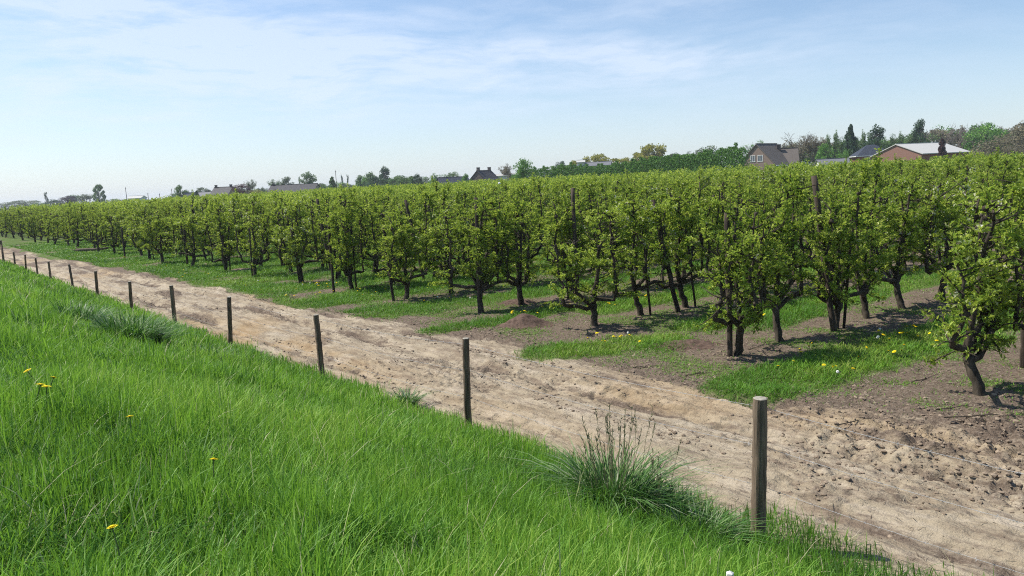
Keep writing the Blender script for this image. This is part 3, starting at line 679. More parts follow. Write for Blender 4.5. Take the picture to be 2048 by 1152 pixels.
b = MB(); P = np.array([[-1.1, 0, .12], [-.6, .05, .14], [0, 0, .13], [.6, -.06, .15], [1.05, .05, .2]]); b.tube(P, [.13, .12, .11, .09, .06], 9, .15)
b.tube([[-.9, 0, .15], [-1.2, .2, .35]], [.05, .02], 6); b.tube([[-1.0, 0, .12], [-1.4, -.1, .22]], [.05, .02], 6)
c = on_ground(186, 503); o = link('fallen_log', b.mesh('fallen_log', M['log'], True), None, c); o.rotation_euler.z = .15; tag(o, 'dark fallen log lying on the grass of the far headland', 'log')
b = MB(); 
for q in range(14):
    a = rng.normal()*.5; s = rng.normal(size=2)*.28; b.tube(wander(rng, [s[0]-math.cos(a)*.4, s[1]-math.sin(a)*.4, .03], [s[0]+math.cos(a)*.4, s[1]+math.sin(a)*.4, .05+.12*rng.random()], 5, .02), [.015, .014, .012, .01, .006], 5)
c = on_ground(775, 574); o = link('pruned_branches', b.mesh('pruned_branches', M['bark']), None, c); tag(o, 'little pile of dark pruned branches on soil behind the leaning pole', 'branches')
# twigs scattered on the near soil
twig_spots = [(1395,752,.5,.3),(1290,735,.45,.1),(1560,760,.6,-.2),(1700,850,.8,.35),(1960,838,.9,-.1),(1850,760,.7,.5),(1640,690,.5,.6),(1500,700,.5,.2),(1900,820,.6,.1),(1560,700,.4,1.0)]
for i, (px, py, ln, a) in enumerate(twig_spots):
    b = MB(); b.tube(wander(rng, [-ln/2, 0, .02], [ln/2, 0, .025], 7, .012), np.linspace(.010, .004, 7), 5); b.tube(wander(rng, [0, 0, .02], [ln*.25, .12, .03], 4, .01), np.linspace(.006, .003, 4), 4)
    o = link('twig', b.mesh('twig', M['bark']), None, on_ground(px, py)); o.rotation_euler.z = a; tag(o, 'thin broken twig lying on the bare soil by the near tree rows', 'twig', 'pruned twigs on the soil')

# grass tussocks
def tussock(px, py, r, hgt, n, lab, stalks=0, tall=.9, z0=None):
    c = on_ground(px, py); root = empty('grass_tussock', c); a = rng.random(n)*6.283; q = r*.45*rng.random(n)**.6
    x = c[0]+np.cos(a)*q; y = c[1]+np.sin(a)*q; t_, u_ = tu(x, y); B = np.stack([x, y, ground_z(t_, u_)-.02], 1)-c
    V, F, S, A = blades(B, hgt*(.45+.6*rng.random(n)), .0155*(.45+.8*rng.random(n)**1.5)*max(1, math.hypot(*c[:2])/11), .3+1.3*rng.random(n), a+rng.normal(size=n)*.6, np.clip(.22+.8*rng.random(n), 0, 1), None, 1.1)
    me = raw_mesh('tuft_blades', V, F, S, A); me.materials.append(M['tussock']); link('leaf_blades', me, root)
    if stalks:
        b = MB()
        for k in range(stalks):
            aa = rng.random()*6.283; s0 = np.array([math.cos(aa), math.sin(aa), 0])*r*.3*rng.random(); hh = tall*rng.uniform(.6, 1.05); ln = rng.uniform(.05, .3)
            P = wander(rng, s0, s0+np.array([math.cos(aa)*ln*hh, math.sin(aa)*ln*hh, hh]), 7, .008); b.tube(P, np.linspace(.0035, .0015, 7), 4)
            for j in range(9):
                e = P[-1]-(P[-1]-P[-2])*rng.random()*1.4; b.tube([e, e+np.array([rng.normal()*.015, rng.normal()*.015, .035])], [.004, .001], 4)
        link('seed_stalks', b.mesh('seed_stalks', M['seed_stalk']), root)
    tag(root, lab, 'grass tussock', None); return root
tussock(1228, 1014, .7, .74, 760, 'big dark grass tussock with tall brown seed stalks, left of the nearest post', 34, 1.0)
tussock(1310, 1035, .5, .45, 500, 'lower dark grass clump leaning on the right side of the big seed tussock', 6, .7)
tussock(265, 690, .95, .74, 1000, 'dark rounded grass tussock below the sixth fence post')
tussock(155, 652, .7, .6, 500, 'smaller grass tussock left of the dark rounded one')
tussock(425, 728, .5, .42, 400, 'low grass tussock sloping right below the fourth fence post')
tussock(815, 812, .3, .38, 260, 'silvery grass clump on the bank edge left of the second post')
tussock(1400, 1078, .42, .42, 420, 'dark green grass clump at the foot of the nearest fence post')

# dandelions
def flower_mesh(r, hgt, petals=18, white=False):
    hd = MB(); n = petals
    for ring, (rr, zz) in enumerate(((1.0, 0), (.68, .16), (.38, .26))):
        for k in range(n-ring*4):
            a = k*2*math.pi/(n-ring*4)+ring*.2; w = .17*(1.05-ring*.1)
            if white: rr2, z2 = rr*.8, hgt+r*(.9-rr*.8)
            else: rr2, z2 = rr, hgt+r*zz
            c_, s_ = math.cos(a), math.sin(a)
            hd.add([(0, 0, hgt), (c_*rr2*r*.6-s_*w*r, s_*rr2*r*.6+c_*w*r, z2+r*.06), (c_*rr2*r, s_*rr2*r, z2+r*.02), (c_*rr2*r*.6+s_*w*r, s_*rr2*r*.6-c_*w*r, z2+r*.06)], [(0, 1, 2, 3)])
    hd.addn(ICO*r*np.array([.42, .42, .2])+np.array([0, 0, hgt+r*.2]), ICF)
    if white: hd.addn(ICO*r*.85+np.array([0, 0, hgt+r*.3]), ICF)
    st = MB(); st.tube([(0, 0, -.02), (.01, 0, hgt*.5), (0, 0, hgt)], [.003, .0026, .0026], 5); st.tube([(0, 0, hgt-r*.5), (0, 0, hgt)], [r*.15, r*.42], 7)
    return hd, st
FG = [(60,772,'left one of the dandelion pair at the left edge of the bank'),(75,775,'right one of the dandelion pair at the left edge of the bank'),(80,757,'dandelion just above the flower pair at the left edge'),(82,733,'tiny dandelion head alone above the flower trio at left'),
      (258,836,'ragged open dandelion with a dark centre, left part of the bank'),(406,926,'half closed orange dandelion on a long stem in the bank grass'),(237,1060,'flat dandelion low in the grass near the bottom left')]
hd, st = flower_mesh(.021, .30); hm = hd.mesh('flower_head', M['yellow_petal']); stm = st.mesh('stem', M['flower_stem'])
for px, py, lab in FG:
    best = on_ground(px, py, .30)
    o = empty('dandelion', best)
    link('flower_head', hm, o); link('stem', stm, o); o.scale = (1.75,)*3 if px < 100 else (1.35,)*3 if py < 1000 else (1.1,)*3; o.scale.z = 1.0; o.rotation_euler = (rng.normal()*.2+.15, rng.normal()*.2, rng.random()*6); tag(o, lab, 'dandelion', 'yellow dandelions in the bank grass')
hd, st = flower_mesh(.03, .28, 16, True); w = empty('dandelion_clock', on_ground(1460, 1149, .29)); link('seed_head', hd.mesh('seed_head', M['seed_head']), w); link('stem', st.mesh('stem', M['flower_stem']), w)
tag(w, 'white dandelion clock at the bottom edge of the bank grass', 'dandelion')
def one_mesh(r, h, mat, white=False):
    hd, st = flower_mesh(r, h, 14, white); nf = len(hd.sz)
    hd.f.extend([i+hd.n for i in st.f]); hd.sz.extend(st.sz); hd.v += st.v; hd.a += st.a; hd.n += st.n
    me = hd.mesh('dandelion', [mat, M['flower_stem']]); mi = np.ones(len(hd.sz), np.int32); mi[:nf] = 0; me.polygons.foreach_set('material_index', mi); return me
dm = [one_mesh(.03+.006*i, .10+.04*i, M['yellow_petal']) for i in range(3)]; dw = one_mesh(.034, .16, M['seed_head'], True)
PATCH = [((1640,720),(130,55),26,'first'),((1800,685),(70,25),14,'first'),((1235,690),(45,22),14,'second'),((1160,618),(60,12),12,'third'),((1060,632),(40,8),8,'third'),((1090,612),(30,8),8,'third'),
         ((690,585),(70,14),26,'fourth'),((900,600),(60,10),8,'fourth'),((640,572),(60,6),14,'fourth'),((560,585),(80,20),14,'fourth'),((400,560),(140,14),22,'far'),((250,520),(110,14),18,'far'),((1290,600),(60,10),6,'third'),((330,545),(80,8),10,'far'),((1580,690),(30,25),5,'first'),((1830,670),(30,15),5,'first')]
DL = {'first': ('yellow dandelion in the grass strip nearest the right edge', 'dandelions in the nearest strip'), 'second': ('yellow dandelion in the short grass strip left of the double trunk', 'dandelions in the second strip'),
      'third': ('yellow dandelion in the grass right of the dark soil heap', 'dandelions in the third strip'), 'fourth': ('yellow dandelion in the grass around the slim poles left of centre', 'dandelions in the strips left of centre'), 'far': ('tiny yellow dandelion on the far left headland grass', 'dandelions on the far headland')}
for (cx, cy), (sx, sy), n, key in PATCH:
    for k in range(n):
        g = on_ground(cx+rng.normal()*sx*.6, cy+rng.normal()*sy*.6); t_, u_ = tu(g[0], g[1])
        if u_ < 3.9 or float(grass_amount(np.array(t_), np.array(u_))) < .25: continue
        white = rng.random() < .08
        o = link('dandelion' if not white else 'dandelion_clock', dw if white else dm[int(rng.integers(0, 3))], None, g); o.rotation_euler = (rng.normal()*.25, -.25+rng.normal()*.25, rng.random()*6)
        if white: tag(o, 'white dandelion clock in the orchard grass among the yellow ones', 'dandelion', 'white seed heads in the orchard grass')
        else: tag(o, DL[key][0], 'dandelion', DL[key][1])

# ------------------------------------------------------------------ far trees
G = {'mid': ((.030, .065, .018), (.075, .135, .035), (.12, .19, .05)), 'dark': ((.012, .032, .016), (.032, .068, .03), (.06, .105, .045)), 'bright': ((.04, .10, .018), (.085, .19, .03), (.14, .26, .045)),
     'yellow': ((.11, .12, .02), (.22, .215, .035), (.30, .29, .06)), 'copper': ((.02, .012, .012), (.055, .028, .028), (.10, .05, .045)), 'grey': ((.04, .06, .03), (.09, .12, .06), (.14, .17, .09)),
     'purple': ((.02, .02, .025), (.05, .042, .05), (.08, .065, .075)), 'brown': ((.07, .06, .04), (.13, .115, .07), (.19, .17, .10)), 'hedge': ((.03, .075, .016), (.065, .145, .028), (.11, .21, .04))}
FM = {k: leaf_mat('foliage_'+k, [(0, tuple(x*1.4 for x in a)), (.5, tuple(x*1.5 for x in b)), (1, tuple(x*1.5 for x in c))], .3, tuple(min(1, x*1.5) for x in c), .6, .1, .2) for k, (a, b, c) in G.items()}
M['far_bark'] = solid('far_bark', (.05, .042, .035), (.12, .10, .085), 3)
M['twig'] = solid('bare_twigs', (.085, .07, .06), (.17, .145, .125), 2)
def leaf_quads(rg, P, sz):
    n = len(P); a = rg.normal(size=(n, 3)); a /= np.linalg.norm(a, axis=1)[:, None]; b = np.cross(a, rg.normal(size=(n, 3))); b /= np.linalg.norm(b, axis=1)[:, None]
    s = sz*(.6+.8*rg.random(n))[:, None]; V = np.stack([P-a*s, P+b*s*.6, P+a*s, P-b*s*.6], 1).reshape(-1, 3)
    return V, (np.arange(n)[:, None]*4+np.arange(4)[None])
def far_tree(kind, seed):
    """unit-height tree (trunk and twigs, crown); width 1 = as wide as tall is set by scaling x and y"""
    rg = np.random.default_rng(seed); tr = MB(); P = None
    if kind in ('bare', 'sparse'):
        tips = []
        def grow(p, d, ln, r, lv):
            n = 4; q = p+d*ln; A = wander(rg, p, q, n, ln*.06); tr.tube(A, np.linspace(r, r*.62, n), 5 if lv < 2 else 3, 0, lv == 5, rg)
            if lv >= 5: tips.append(q); return
            for k in range(rg.integers(2, 4)+(lv == 0)*2+(lv == 3)):
                e = d+rg.normal(size=3)*(.52 if lv else .6)*np.array([1, 1, .6])+np.array([0, 0, .14]); e /= np.linalg.norm(e)
                s = A[-1] if k < 2 else A[2]; grow(s, e, ln*rg.uniform(.62, .86), r*.6, lv+1); tips.append(A[2])
        grow(np.array([0, 0, 0.]), np.array([0, 0, 1.]), .25, .024, 0)
        tips = np.array(tips); zs = tips[:, 2].max(); xs = np.abs(tips[:, :2]).max()
        for i, v in enumerate(tr.v): tr.v[i] = v*np.array([.5/xs, .5/xs, 1/zs])
        tips = tips*np.array([.5/xs, .5/xs, 1/zs])
        m = 11 if kind == 'sparse' else 1
        P = np.repeat(tips, m, 0)+rg.normal(size=(len(tips)*m, 3))*.018
        if kind == 'bare': P = P[rg.random(len(P)) < .12]
        sz = .012
    else:
        tr.tube(wander(rg, [0, 0, -.03], [0, 0, .8], 8, .006), np.linspace(.03, .008, 8), 6, .1, True, rg)
        nc = {'round': 38, 'column': 30, 'cone': 80, 'oval': 34, 'bush': 26, 'block': 64}[kind]; C_ = []; rads = []
        for i in range(nc):
            z = (i+rg.random())/nc; a = rg.random()*6.283
            if kind == 'round': zz = .22+.72*z; w = .40*max(.05, 1-abs((zz-.54)/.43)**3)**.5; rr = .14
            elif kind == 'oval': zz = .14+.8*z; w = .42*max(.03, 1-z**2.6)**.6*min(1, .6+z*2); rr = .13
            elif kind == 'column': zz = .06+.88*z; w = .36*(1-.35*z)*min(1, .5+z*3); rr = .13
            elif kind == 'cone': zz = .05+.92*z; w = .30*(1-z)**.6+.015; rr = .05+.11*(1-z)
            elif kind == 'block': zz = .06+.86*z; w = .42*(1-.55*z**5); rr = .11
            else: zz = .10+.75*z; w = .40*math.sqrt(max(.05, 1-z*z*.8)); rr = .18
            rad = w*rg.random()**.45; c = np.array([math.cos(a)*rad, math.sin(a)*rad, zz]); C_.append(c); rads.append(rr*rg.uniform(.7, 1.25))
            tr.tube(wander(rg, [0, 0, max(.08, zz-.22)], c, 4, .008), [.010, .007, .004, .002], 4)
        per = 120; P = []
        for c, r in zip(C_, rads):
            d = rg.normal(size=(per, 3)); d /= np.linalg.norm(d, axis=1)[:, None]; P.append(c+d*r*(rg.random(per)**.4)[:, None]*np.array([1, 1, .75]))
        P = np.concatenate(P); sz = .020
    V, F = leaf_quads(rg, P, sz); tone = np.clip(.5+.22*rg.normal(size=len(P))+.15*np.repeat(rg.normal(size=len(P)//20+1), 20)[:len(P)], 0, 1)
    top_ = V[:, 2].max()
    if kind not in ('bare', 'sparse'): V[:, 2] /= top_
    return tr, V, F, np.repeat(tone, 4)
PROTO = {}
def far_proto(kind, color, var):
    if (kind, color, var) not in PROTO:
        if (kind, var) not in PROTO: PROTO[kind, var] = far_tree(kind, hash_seed(kind, var))
        tr, V, F, A = PROTO[kind, var]
        c = raw_mesh('crown', V, F.reshape(-1), np.full(len(F), 4), A); c.materials.append(FM[color])
        if ('trunk', kind, var) not in PROTO: PROTO['trunk', kind, var] = tr.mesh('trunk', M['twig'] if kind in ('bare', 'sparse') else M['far_bark'])
        PROTO[kind, color, var] = (PROTO['trunk', kind, var], c)
    return PROTO[kind, color, var]
def hash_seed(kind, var): return sum(map(ord, kind))*7+var*131
_fi = [0]
def put_tree(px, ytop, wpx, dist, kind, color, label, cat='tree'):
    _fi[0] += 1; p = far_at(px, dist); z0 = gz(p[0], p[1]); top = CAM_Z+(horizon(px)-ytop)/FPX*dist; h = top-z0; w = wpx/FPX*dist*(1.25 if dist > 220 and kind not in ('column',) else 1)
    tm, cm = far_proto(kind, color, _fi[0] % 3)
    name = 'poplar' if px == 199 else {'cone': 'conifer', 'column': 'poplar', 'bush': 'bush'}.get(kind, 'bare_tree' if kind == 'bare' else 'broadleaf_tree')
    o = empty(name, (p[0], p[1], z0), rng.random()*6.28); f = {'round': 1.3, 'oval': 1.5, 'column': 1.3, 'cone': 1.9, 'bush': 1.25, 'block': 1.0, 'bare': 1.6, 'sparse': 1.6}[kind]
    o.scale = (w*f, w*f, h); link('trunk', tm, o); link('crown', cm, o); tag(o, label, cat, 'trees beyond the orchard'); return o
TREES = [
 (12,404,34,520,'bush','grey','hazy round bush at the very left end of the skyline'),(52,400,44,520,'round','grey','hazy low broad tree left of the thin dark poplar'),
 (76,404,34,500,'bush','mid','low bushy tree right beside the thin dark poplar'),(94,384,8,380,'column','dark','thin dark poplar, alone, near the left end of the skyline'),
 (107,397,26,330,'bush','dark','dark ragged bush just right of the thin dark poplar'),(136,391,34,400,'round','purple','purplish broad tree at far left of the skyline'),(153,389,22,420,'round','mid','green round tree peeping over the purplish broad tree'),
 (174,388,22,420,'sparse','grey','thinly leafed grey tree left of the big square poplar clump'),(199,368,23,380,'block','mid','big square topped poplar clump standing out at far left'),(224,397,30,420,'bush','mid','low bush at the right foot of the square poplar clump'),
 (245,398,40,450,'bush','grey','low grey green bush by the white greenhouse roof'),(310,397,60,450,'bush','grey','long low bush between the thin masts at far left'),(332,400,22,380,'bush','dark','small dark bush left of the rounded green tree'),
 (363,369,20,260,'oval','mid','rounded green tree left of the small yellow gable'),(378,379,14,300,'sparse','mid','small loose tree touching the rounded green tree'),(394,381,10,230,'cone','dark','small dark conifer between the yellow gable and the grey roof'),
 (407,374,20,330,'round','grey','round tree behind the small dark conifer'),(422,379,12,330,'round','grey','small tree left of the dark roof with two chimneys'),
 (485,367,29,240,'round','copper','dark copper beech right of the two chimney roof'),(500,360,14,280,'sparse','grey','thin twiggy tree rising behind the copper beech'),(509,377,24,270,'bush','yellow','yellow green bush right of the copper beech'),(526,374,14,280,'sparse','grey','small bare looking tree left of the long dark roof'),
 (557,359,18,330,'sparse','mid','small airy tree behind the left end of the long dark roof'),(578,353,22,330,'oval','grey','tree behind the middle of the long dark roof'),(601,353,5,330,'column','mid','narrow poplar touching the tall tree behind the long roof'),(616,343,29,300,'oval','mid','tall leafy tree behind the right end of the long dark roof'),
 (643,366,26,280,'round','grey','low round tree right of the long dark roof'),(666,353,15,280,'cone','mid','pointed green tree left of the thin mast'),(655,366,22,270,'bush','mid','bush between the long roof and the thin mast'),(686,349,6,420,'column','dark','left one of two slim far poplars'),(697,349,6,420,'column','dark','right one of two slim far poplars'),
 (700,368,34,300,'bush','mid','low bushes below the two slim far poplars'),(722,350,16,280,'oval','mid','upright tree right of the two slim poplars'),(742,343,20,280,'oval','mid','airy tree left of the tallest tree of the middle skyline'),(770,332,26,280,'oval','dark','tallest tree of the middle skyline, uneven crown'),
 (752,352,32,260,'round','dark','dark round tree in front of the tallest middle tree'),(788,354,34,260,'round','mid','mid green round tree right of the tallest middle tree'),(806,350,34,265,'round','mid','broad round tree in the middle skyline, left of the spindly dark tree'),(824,352,16,280,'cone','mid','pointed tree at the right of the broad round tree'),
 (835,347,19,240,'oval','dark','spindly dark tree left of the bare thin one'),(852,353,14,280,'bare','brown','bare thin tree left of the pale green one'),(867,347,24,240,'sparse','bright','pale green airy tree left of the slate roofed house'),(907,343,24,260,'round','mid','round tree right behind the slate roof'),
 (934,346,19,205,'oval','bright','bright green tree between the slate roof and the two chimney brick house'),(1020,328,24,260,'sparse','brown','brownish bare tree over the flat white building'),(1049,316,42,150,'oval','bright','big bright green tree at the left end of the long hedge'),
 (1124,322,26,230,'round','dark','dark round tree rising behind the long hedge'),(1155,320,44,280,'block','yellow','small yellowish tree at the left end of the yellow group'),(1192,308,60,270,'block','yellow','yellow blooming tree above the white lantern roof'),(1240,315,60,270,'block','yellow','low yellowish tree between the two larger yellow crowns'),(1310,288,74,270,'block','yellow','largest yellow green tree behind the long hedge'),
 (1278,304,50,275,'block','yellow','yellow shoulder tree touching the left side of the largest yellow green tree'),(1346,306,44,275,'block','grey','thin greyish tree touching the right side of the largest yellow green tree'),
 (1375,304,30,260,'sparse','grey','small thin tree right of the largest yellow tree'),(1411,292,42,250,'round','grey','grey green round tree behind the hedge, left of the gable house'),(1476,289,56,240,'bare','brown','bare crown behind the hedge next to the gable house'),(1527,283,44,240,'sparse','bright','pale budding tree behind the ridge of the gable house'),
 (1592,265,66,210,'bare','brown','tall bare tree right behind the gable house'),(1628,272,48,205,'sparse','brown','budding thin tree right of the tall bare tree'),(1650,287,32,190,'oval','bright','green tree behind the low grey shed'),(1668,265,30,210,'sparse','mid','pale slender tree behind the shed, left of the tapered conifer'),
 (1700,250,31,200,'cone','dark','tall tapered dark conifer left of the hip roofed house'),(1686,296,30,185,'bush','bright','bright bush at the foot of the tapered dark conifer'),(1725,263,26,220,'sparse','mid','pale airy tree between the two dark conifers'),(1752,249,44,205,'oval','dark','broad dark evergreen behind the hip roofed house'),
 (1778,270,30,215,'sparse','mid','airy tree touching the right side of the broad dark evergreen'),(1802,266,34,220,'sparse','mid','loose green tree behind the white barn roof, left part'),(1822,288,66,205,'bush','bright','green bush behind the ridge of the white roofed barn'),(1840,239,34,220,'oval','dark','tallest dark evergreen above the barn roof'),
 (1822,264,40,225,'sparse','bright','light green tree just left of the tallest dark evergreen'),(1885,246,62,210,'bare','brown','wide bare tree behind the small dark conifer'),(1921,250,50,215,'bare','brown','bare tree second to the right of the barn conifer'),(1942,245,44,240,'bare','brown','far bare tree partly hidden by the bright green crown'),(1970,246,70,210,'round','bright','bright green round tree near the right edge of the skyline'),
 (1985,272,90,190,'bush','brown','brown budding thicket below the bright green round tree'),(2058,236,90,190,'round','brown','large brownish tree cut by the right edge'),(2020,290,60,170,'sparse','brown','pinkish brown shrub left of the large edge tree'),(1883,277,21,150,'cone','copper','small blackish conifer in front of the white barn roof'),
]
for tr_ in TREES: put_tree(*tr_)
for i, px in enumerate(range(1556, 2060, 24)):
    k = ('sparse', 'round', 'bush')[i % 3]; put_tree(px+rng.normal()*6, np.interp(px, [1540, 1650, 1800, 1900, 2048], [292, 281, 274, 260, 252])+rng.normal()*6, 58+rng.normal()*7, 255+rng.normal()*12, k, ('brown', 'grey', 'mid', 'brown', 'bright')[i % 5], 'budding tree in the mixed tree belt behind the houses at right')
for i, px in enumerate(range(352, 640, 20)):
    put_tree(px+rng.normal()*4, 386-.045*(px-352)+rng.normal()*4, 36, 340+rng.normal()*10, 'bush', ('mid', 'grey', 'bright', 'mid')[i % 4], 'low bush in the green belt behind the cottages at left')
for i, px in enumerate(range(640, 890, 17)):
    put_tree(px+rng.normal()*4, np.interp(px, [640, 700, 740, 820, 890], [368, 365, 357, 356, 362])+rng.normal()*4, 36, 300+rng.normal()*10, 'bush', ('mid', 'dark', 'bright', 'grey')[i % 4], 'low bush in the green belt behind the middle of the orchard')
# clipped hedge row behind the orchard
hb_V, hb_F, hb_A = [], [], []; nv = 0; hp = []
HX = [(1040,345),(1080,340),(1120,334),(1200,335),(1260,328),(1300,322),(1400,312),(1440,306),(1484,300)]
for s in np.linspace(1040, 1484, 74):
    y = np.interp(s, [a for a, _ in HX], [b for _, b in HX]); dist = 150-38*(s-1040)/444; p = far_at(s, dist); hp.append((p, CAM_Z+(horizon(s)-y)/FPX*dist))
for p, ht in hp:
    n = 1100; q = rng.normal(size=(n, 3))*np.array([.55, .9, 0]); zz = ht*rng.random(n)**.7*(1+.05*rng.normal()); w = np.sqrt(np.clip(1.08-(zz/ht)**3, .05, 1))
    P = np.stack([p[0]+q[:, 0]*w, p[1]+q[:, 1]*w, gz(p[0], p[1])+zz-.1], 1); V, F = leaf_quads(rng, P, .115); hb_V.append(V); hb_F.append(F+nv); nv += len(V); hb_A.append(np.repeat(np.clip(.5+.25*rng.normal(size=n), 0, 1), 4))
F = np.concatenate(hb_F); me = raw_mesh('hedge', np.concatenate(hb_V), F.reshape(-1), np.full(len(F), 4), np.concatenate(hb_A)); me.materials.append(FM['hedge'])
tag(link('hedge', me), 'long dense green hedge running behind the orchard up to the gable house', 'hedge')

# ------------------------------------------------------------------ houses
def brick(name, a, b, mortar=(.30, .27, .24)):
    m, n, l = new_mat(name); t = n.new('ShaderNodeTexCoord'); mp = n.new('ShaderNodeMapping'); mp.inputs['Rotation'].default_value = (R(90), 0, 0); l.new(t.outputs['Object'], mp.inputs['Vector'])
    k = n.new('ShaderNodeTexBrick'); k.inputs['Scale'].default_value = 4; k.inputs['Color1'].default_value = (*a, 1); k.inputs['Color2'].default_value = (*b, 1); k.inputs['Mortar'].default_value = (*mortar, 1); k.inputs['Mortar Size'].default_value = .012
    l.new(mp.outputs[0], k.inputs['Vector']); f = noise(n, l, t.outputs['Object'], 1.2, 5); c = mixc(n, l, nmath(n, l, 'MULTIPLY', f, .35), k.outputs['Color'], (.12, .09, .075))
    p = n.new('ShaderNodeBsdfPrincipled'); l.new(c, p.inputs['Base Color']); p.inputs['Roughness'].default_value = .9; o = n.new('ShaderNodeOutputMaterial'); l.new(p.outputs[0], o.inputs[0]); return m
def tiles(name, c1, c2, rough=.7):
    m, n, l = new_mat(name); t = n.new('ShaderNodeTexCoord'); w = n.new('ShaderNodeTexWave'); w.bands_direction = 'Z'; w.inputs['Scale'].default_value = 5.5; w.inputs['Distortion'].default_value = .6; w.inputs['Detail'].default_value = 2
    l.new(t.outputs['Object'], w.inputs['Vector']); f = noise(n, l, t.outputs['Object'], 1.5, 6); g = nmath(n, l, 'ADD', nmath(n, l, 'MULTIPLY', w.outputs['Fac'], .35), nmath(n, l, 'MULTIPLY', f, .65))
    c = mixc(n, l, g, c1, c2); p = n.new('ShaderNodeBsdfPrincipled'); l.new(c, p.inputs['Base Color']); p.inputs['Roughness'].default_value = rough; p.inputs['Specular IOR Level'].default_value = .3
    o = n.new('ShaderNodeOutputMaterial'); l.new(p.outputs[0], o.inputs[0]); return m
BR = {'pink': brick('pinkish_brick', (.21, .125, .095), (.26, .165, .125), (.20, .16, .135)), 'dark': brick('dark_brick', (.055, .038, .035), (.09, .06, .052), (.10, .085, .08)), 'red': brick('red_brick', (.27, .085, .05), (.32, .11, .068), (.20, .14, .11)), 'tan': brick('tan_brick', (.42, .30, .17), (.5, .37, .22)), 'white': solid('white_plaster', (.55, .54, .51), (.68, .67, .64), 2)}
RF = {'brown': tiles('brown_tiles', (.085, .07, .06), (.17, .145, .12)), 'dark': tiles('dark_tiles', (.022, .022, .026), (.06, .056, .06)), 'slate': tiles('slate_tiles', (.02, .024, .034), (.05, .056, .07), .5), 'white': tiles('pale_roof_sheet', (.40, .395, .37), (.54, .525, .49)), 'grey': tiles('grey_roof', (.10, .105, .115), (.2, .2, .21))}
M['white_paint'] = solid('white_paint', (.66, .66, .64), (.78, .78, .76), 4, .5); M['pane'] = solid('window_glass', (.03, .04, .05), (.10, .12, .15), 1.5, .08, spec=.8)
def window(parent, c, w, h, axis, out_):
    """axis 'x': the wall runs along x; out_ = sign of the wall's outward normal"""
    f = MB(); g = MB(); t = .07; d = .08
    def bar(cu, cz, lu, lz):
        if axis == 'x': f.box((c[0]+cu, c[1]+out_*.04, c[2]+cz), (lu, d, lz))
        else: f.box((c[0]+out_*.04, c[1]+cu, c[2]+cz), (d, lu, lz))
    bar(0, h/2, w+.16, .09); bar(0, -h/2, w+.24, .09); bar(-w/2, 0, .09, h-.09); bar(w/2, 0, .09, h-.09); bar(0, 0, .06, h-.09)
    if axis == 'x': g.box((c[0], c[1]+out_*.015, c[2]), (w-.09, .025, h-.09))
    else: g.box((c[0]+out_*.015, c[1], c[2]), (.025, w-.09, h-.09))
    o = link('window', f.mesh('window', M['white_paint']), parent); link('pane', g.mesh('pane', M['pane']), o)
def house(name, px, dist, yaw, Lx, Wy, he, hr, wall, roof, label, chim=(), wins=(), hip=0.0, eave=True, z0=0, cat='house', dx=0, dy=0):
    """local x runs along the ridge, the gables face -x and +x; origin at the middle of the ground plan"""
    p = far_at(px, dist); c_, s_ = math.cos(yaw), math.sin(yaw); p = p+np.array([c_*dx-s_*dy, s_*dx+c_*dy, 0]); o = empty(name, (p[0], p[1], gz(p[0], p[1])+z0), yaw)
    x, y = Lx/2, Wy/2; b = MB(); rx = x-hip
    if hip: b.box((0, 0, he/2-.2), (Lx, Wy, he+.4))
    else: b.add([(-x,-y,-.4),(x,-y,-.4),(x,y,-.4),(-x,y,-.4),(-x,-y,he),(x,-y,he),(x,y,he),(-x,y,he),(-x,0,hr-.05),(x,0,hr-.05)], [(0,1,5,4),(2,3,7,6),(0,4,8,7,3),(1,2,6,9,5),(4,5,9,8),(6,7,8,9)])
    link('wall', b.mesh('wall', BR[wall]), o)
    r = MB(); ov = .45; th = .16; k = (hr-he)/y; ye = y+ov; ze = he-k*ov
    if hip:
        r.add([(-x-ov,-ye,ze),(x+ov,-ye,ze),(x+ov,ye,ze),(-x-ov,ye,ze),(-rx,0,hr),(rx,0,hr)], [(0,1,5,4),(2,3,4,5),(3,0,4),(1,2,5),(3,2,1,0)])
    else:
        xo = x+.25
        for s in (-1, 1):
            r.add([(-xo,0,hr+th),(xo,0,hr+th),(xo,s*ye,ze+th),(-xo,s*ye,ze+th),(-xo,0,hr),(xo,0,hr),(xo,s*ye,ze),(-xo,s*ye,ze)], [(0,1,2,3),(7,6,5,4),(3,2,6,7),(0,3,7,4),(2,1,5,6)])
        r.box((0, 0, hr+th+.03), (2*xo, .25, .12))
    rf = link('roof', r.mesh('roof', RF[roof]), o)
    for cx, cy, w, top in chim:
        m = MB(); zb = hr-k*abs(cy)-.3; m.box((cx, cy, (zb+top)/2), (w, w*.8, top-zb)); m.box((cx, cy, top+.06), (w+.12, w*.8+.12, .12)); link('chimney', m.mesh('chimney', BR['dark']), rf)
    if eave:
        m = MB()
        for s in (-1, 1): m.box((0, s*(ye+.07), ze+.02), (Lx+.5, .13, .2))
        if hip:
            for s in (-1, 1): m.box((s*(x+ov+.07), 0, ze+.02), (.13, 2*ye+.27, .2))
        link('gutter', m.mesh('gutter', M['white_paint']), rf)
    for side, u_, z_, w, h in wins:
        if side in '-x+x': window(o, ((-1 if side == '-x' else 1)*x, u_, z_), w, h, 'y', -1 if side == '-x' else 1)
        else: window(o, (u_, (-1 if side == '-y' else 1)*y, z_), w, h, 'x', -1 if side == '-y' else 1)
    return tag(o, label, cat)
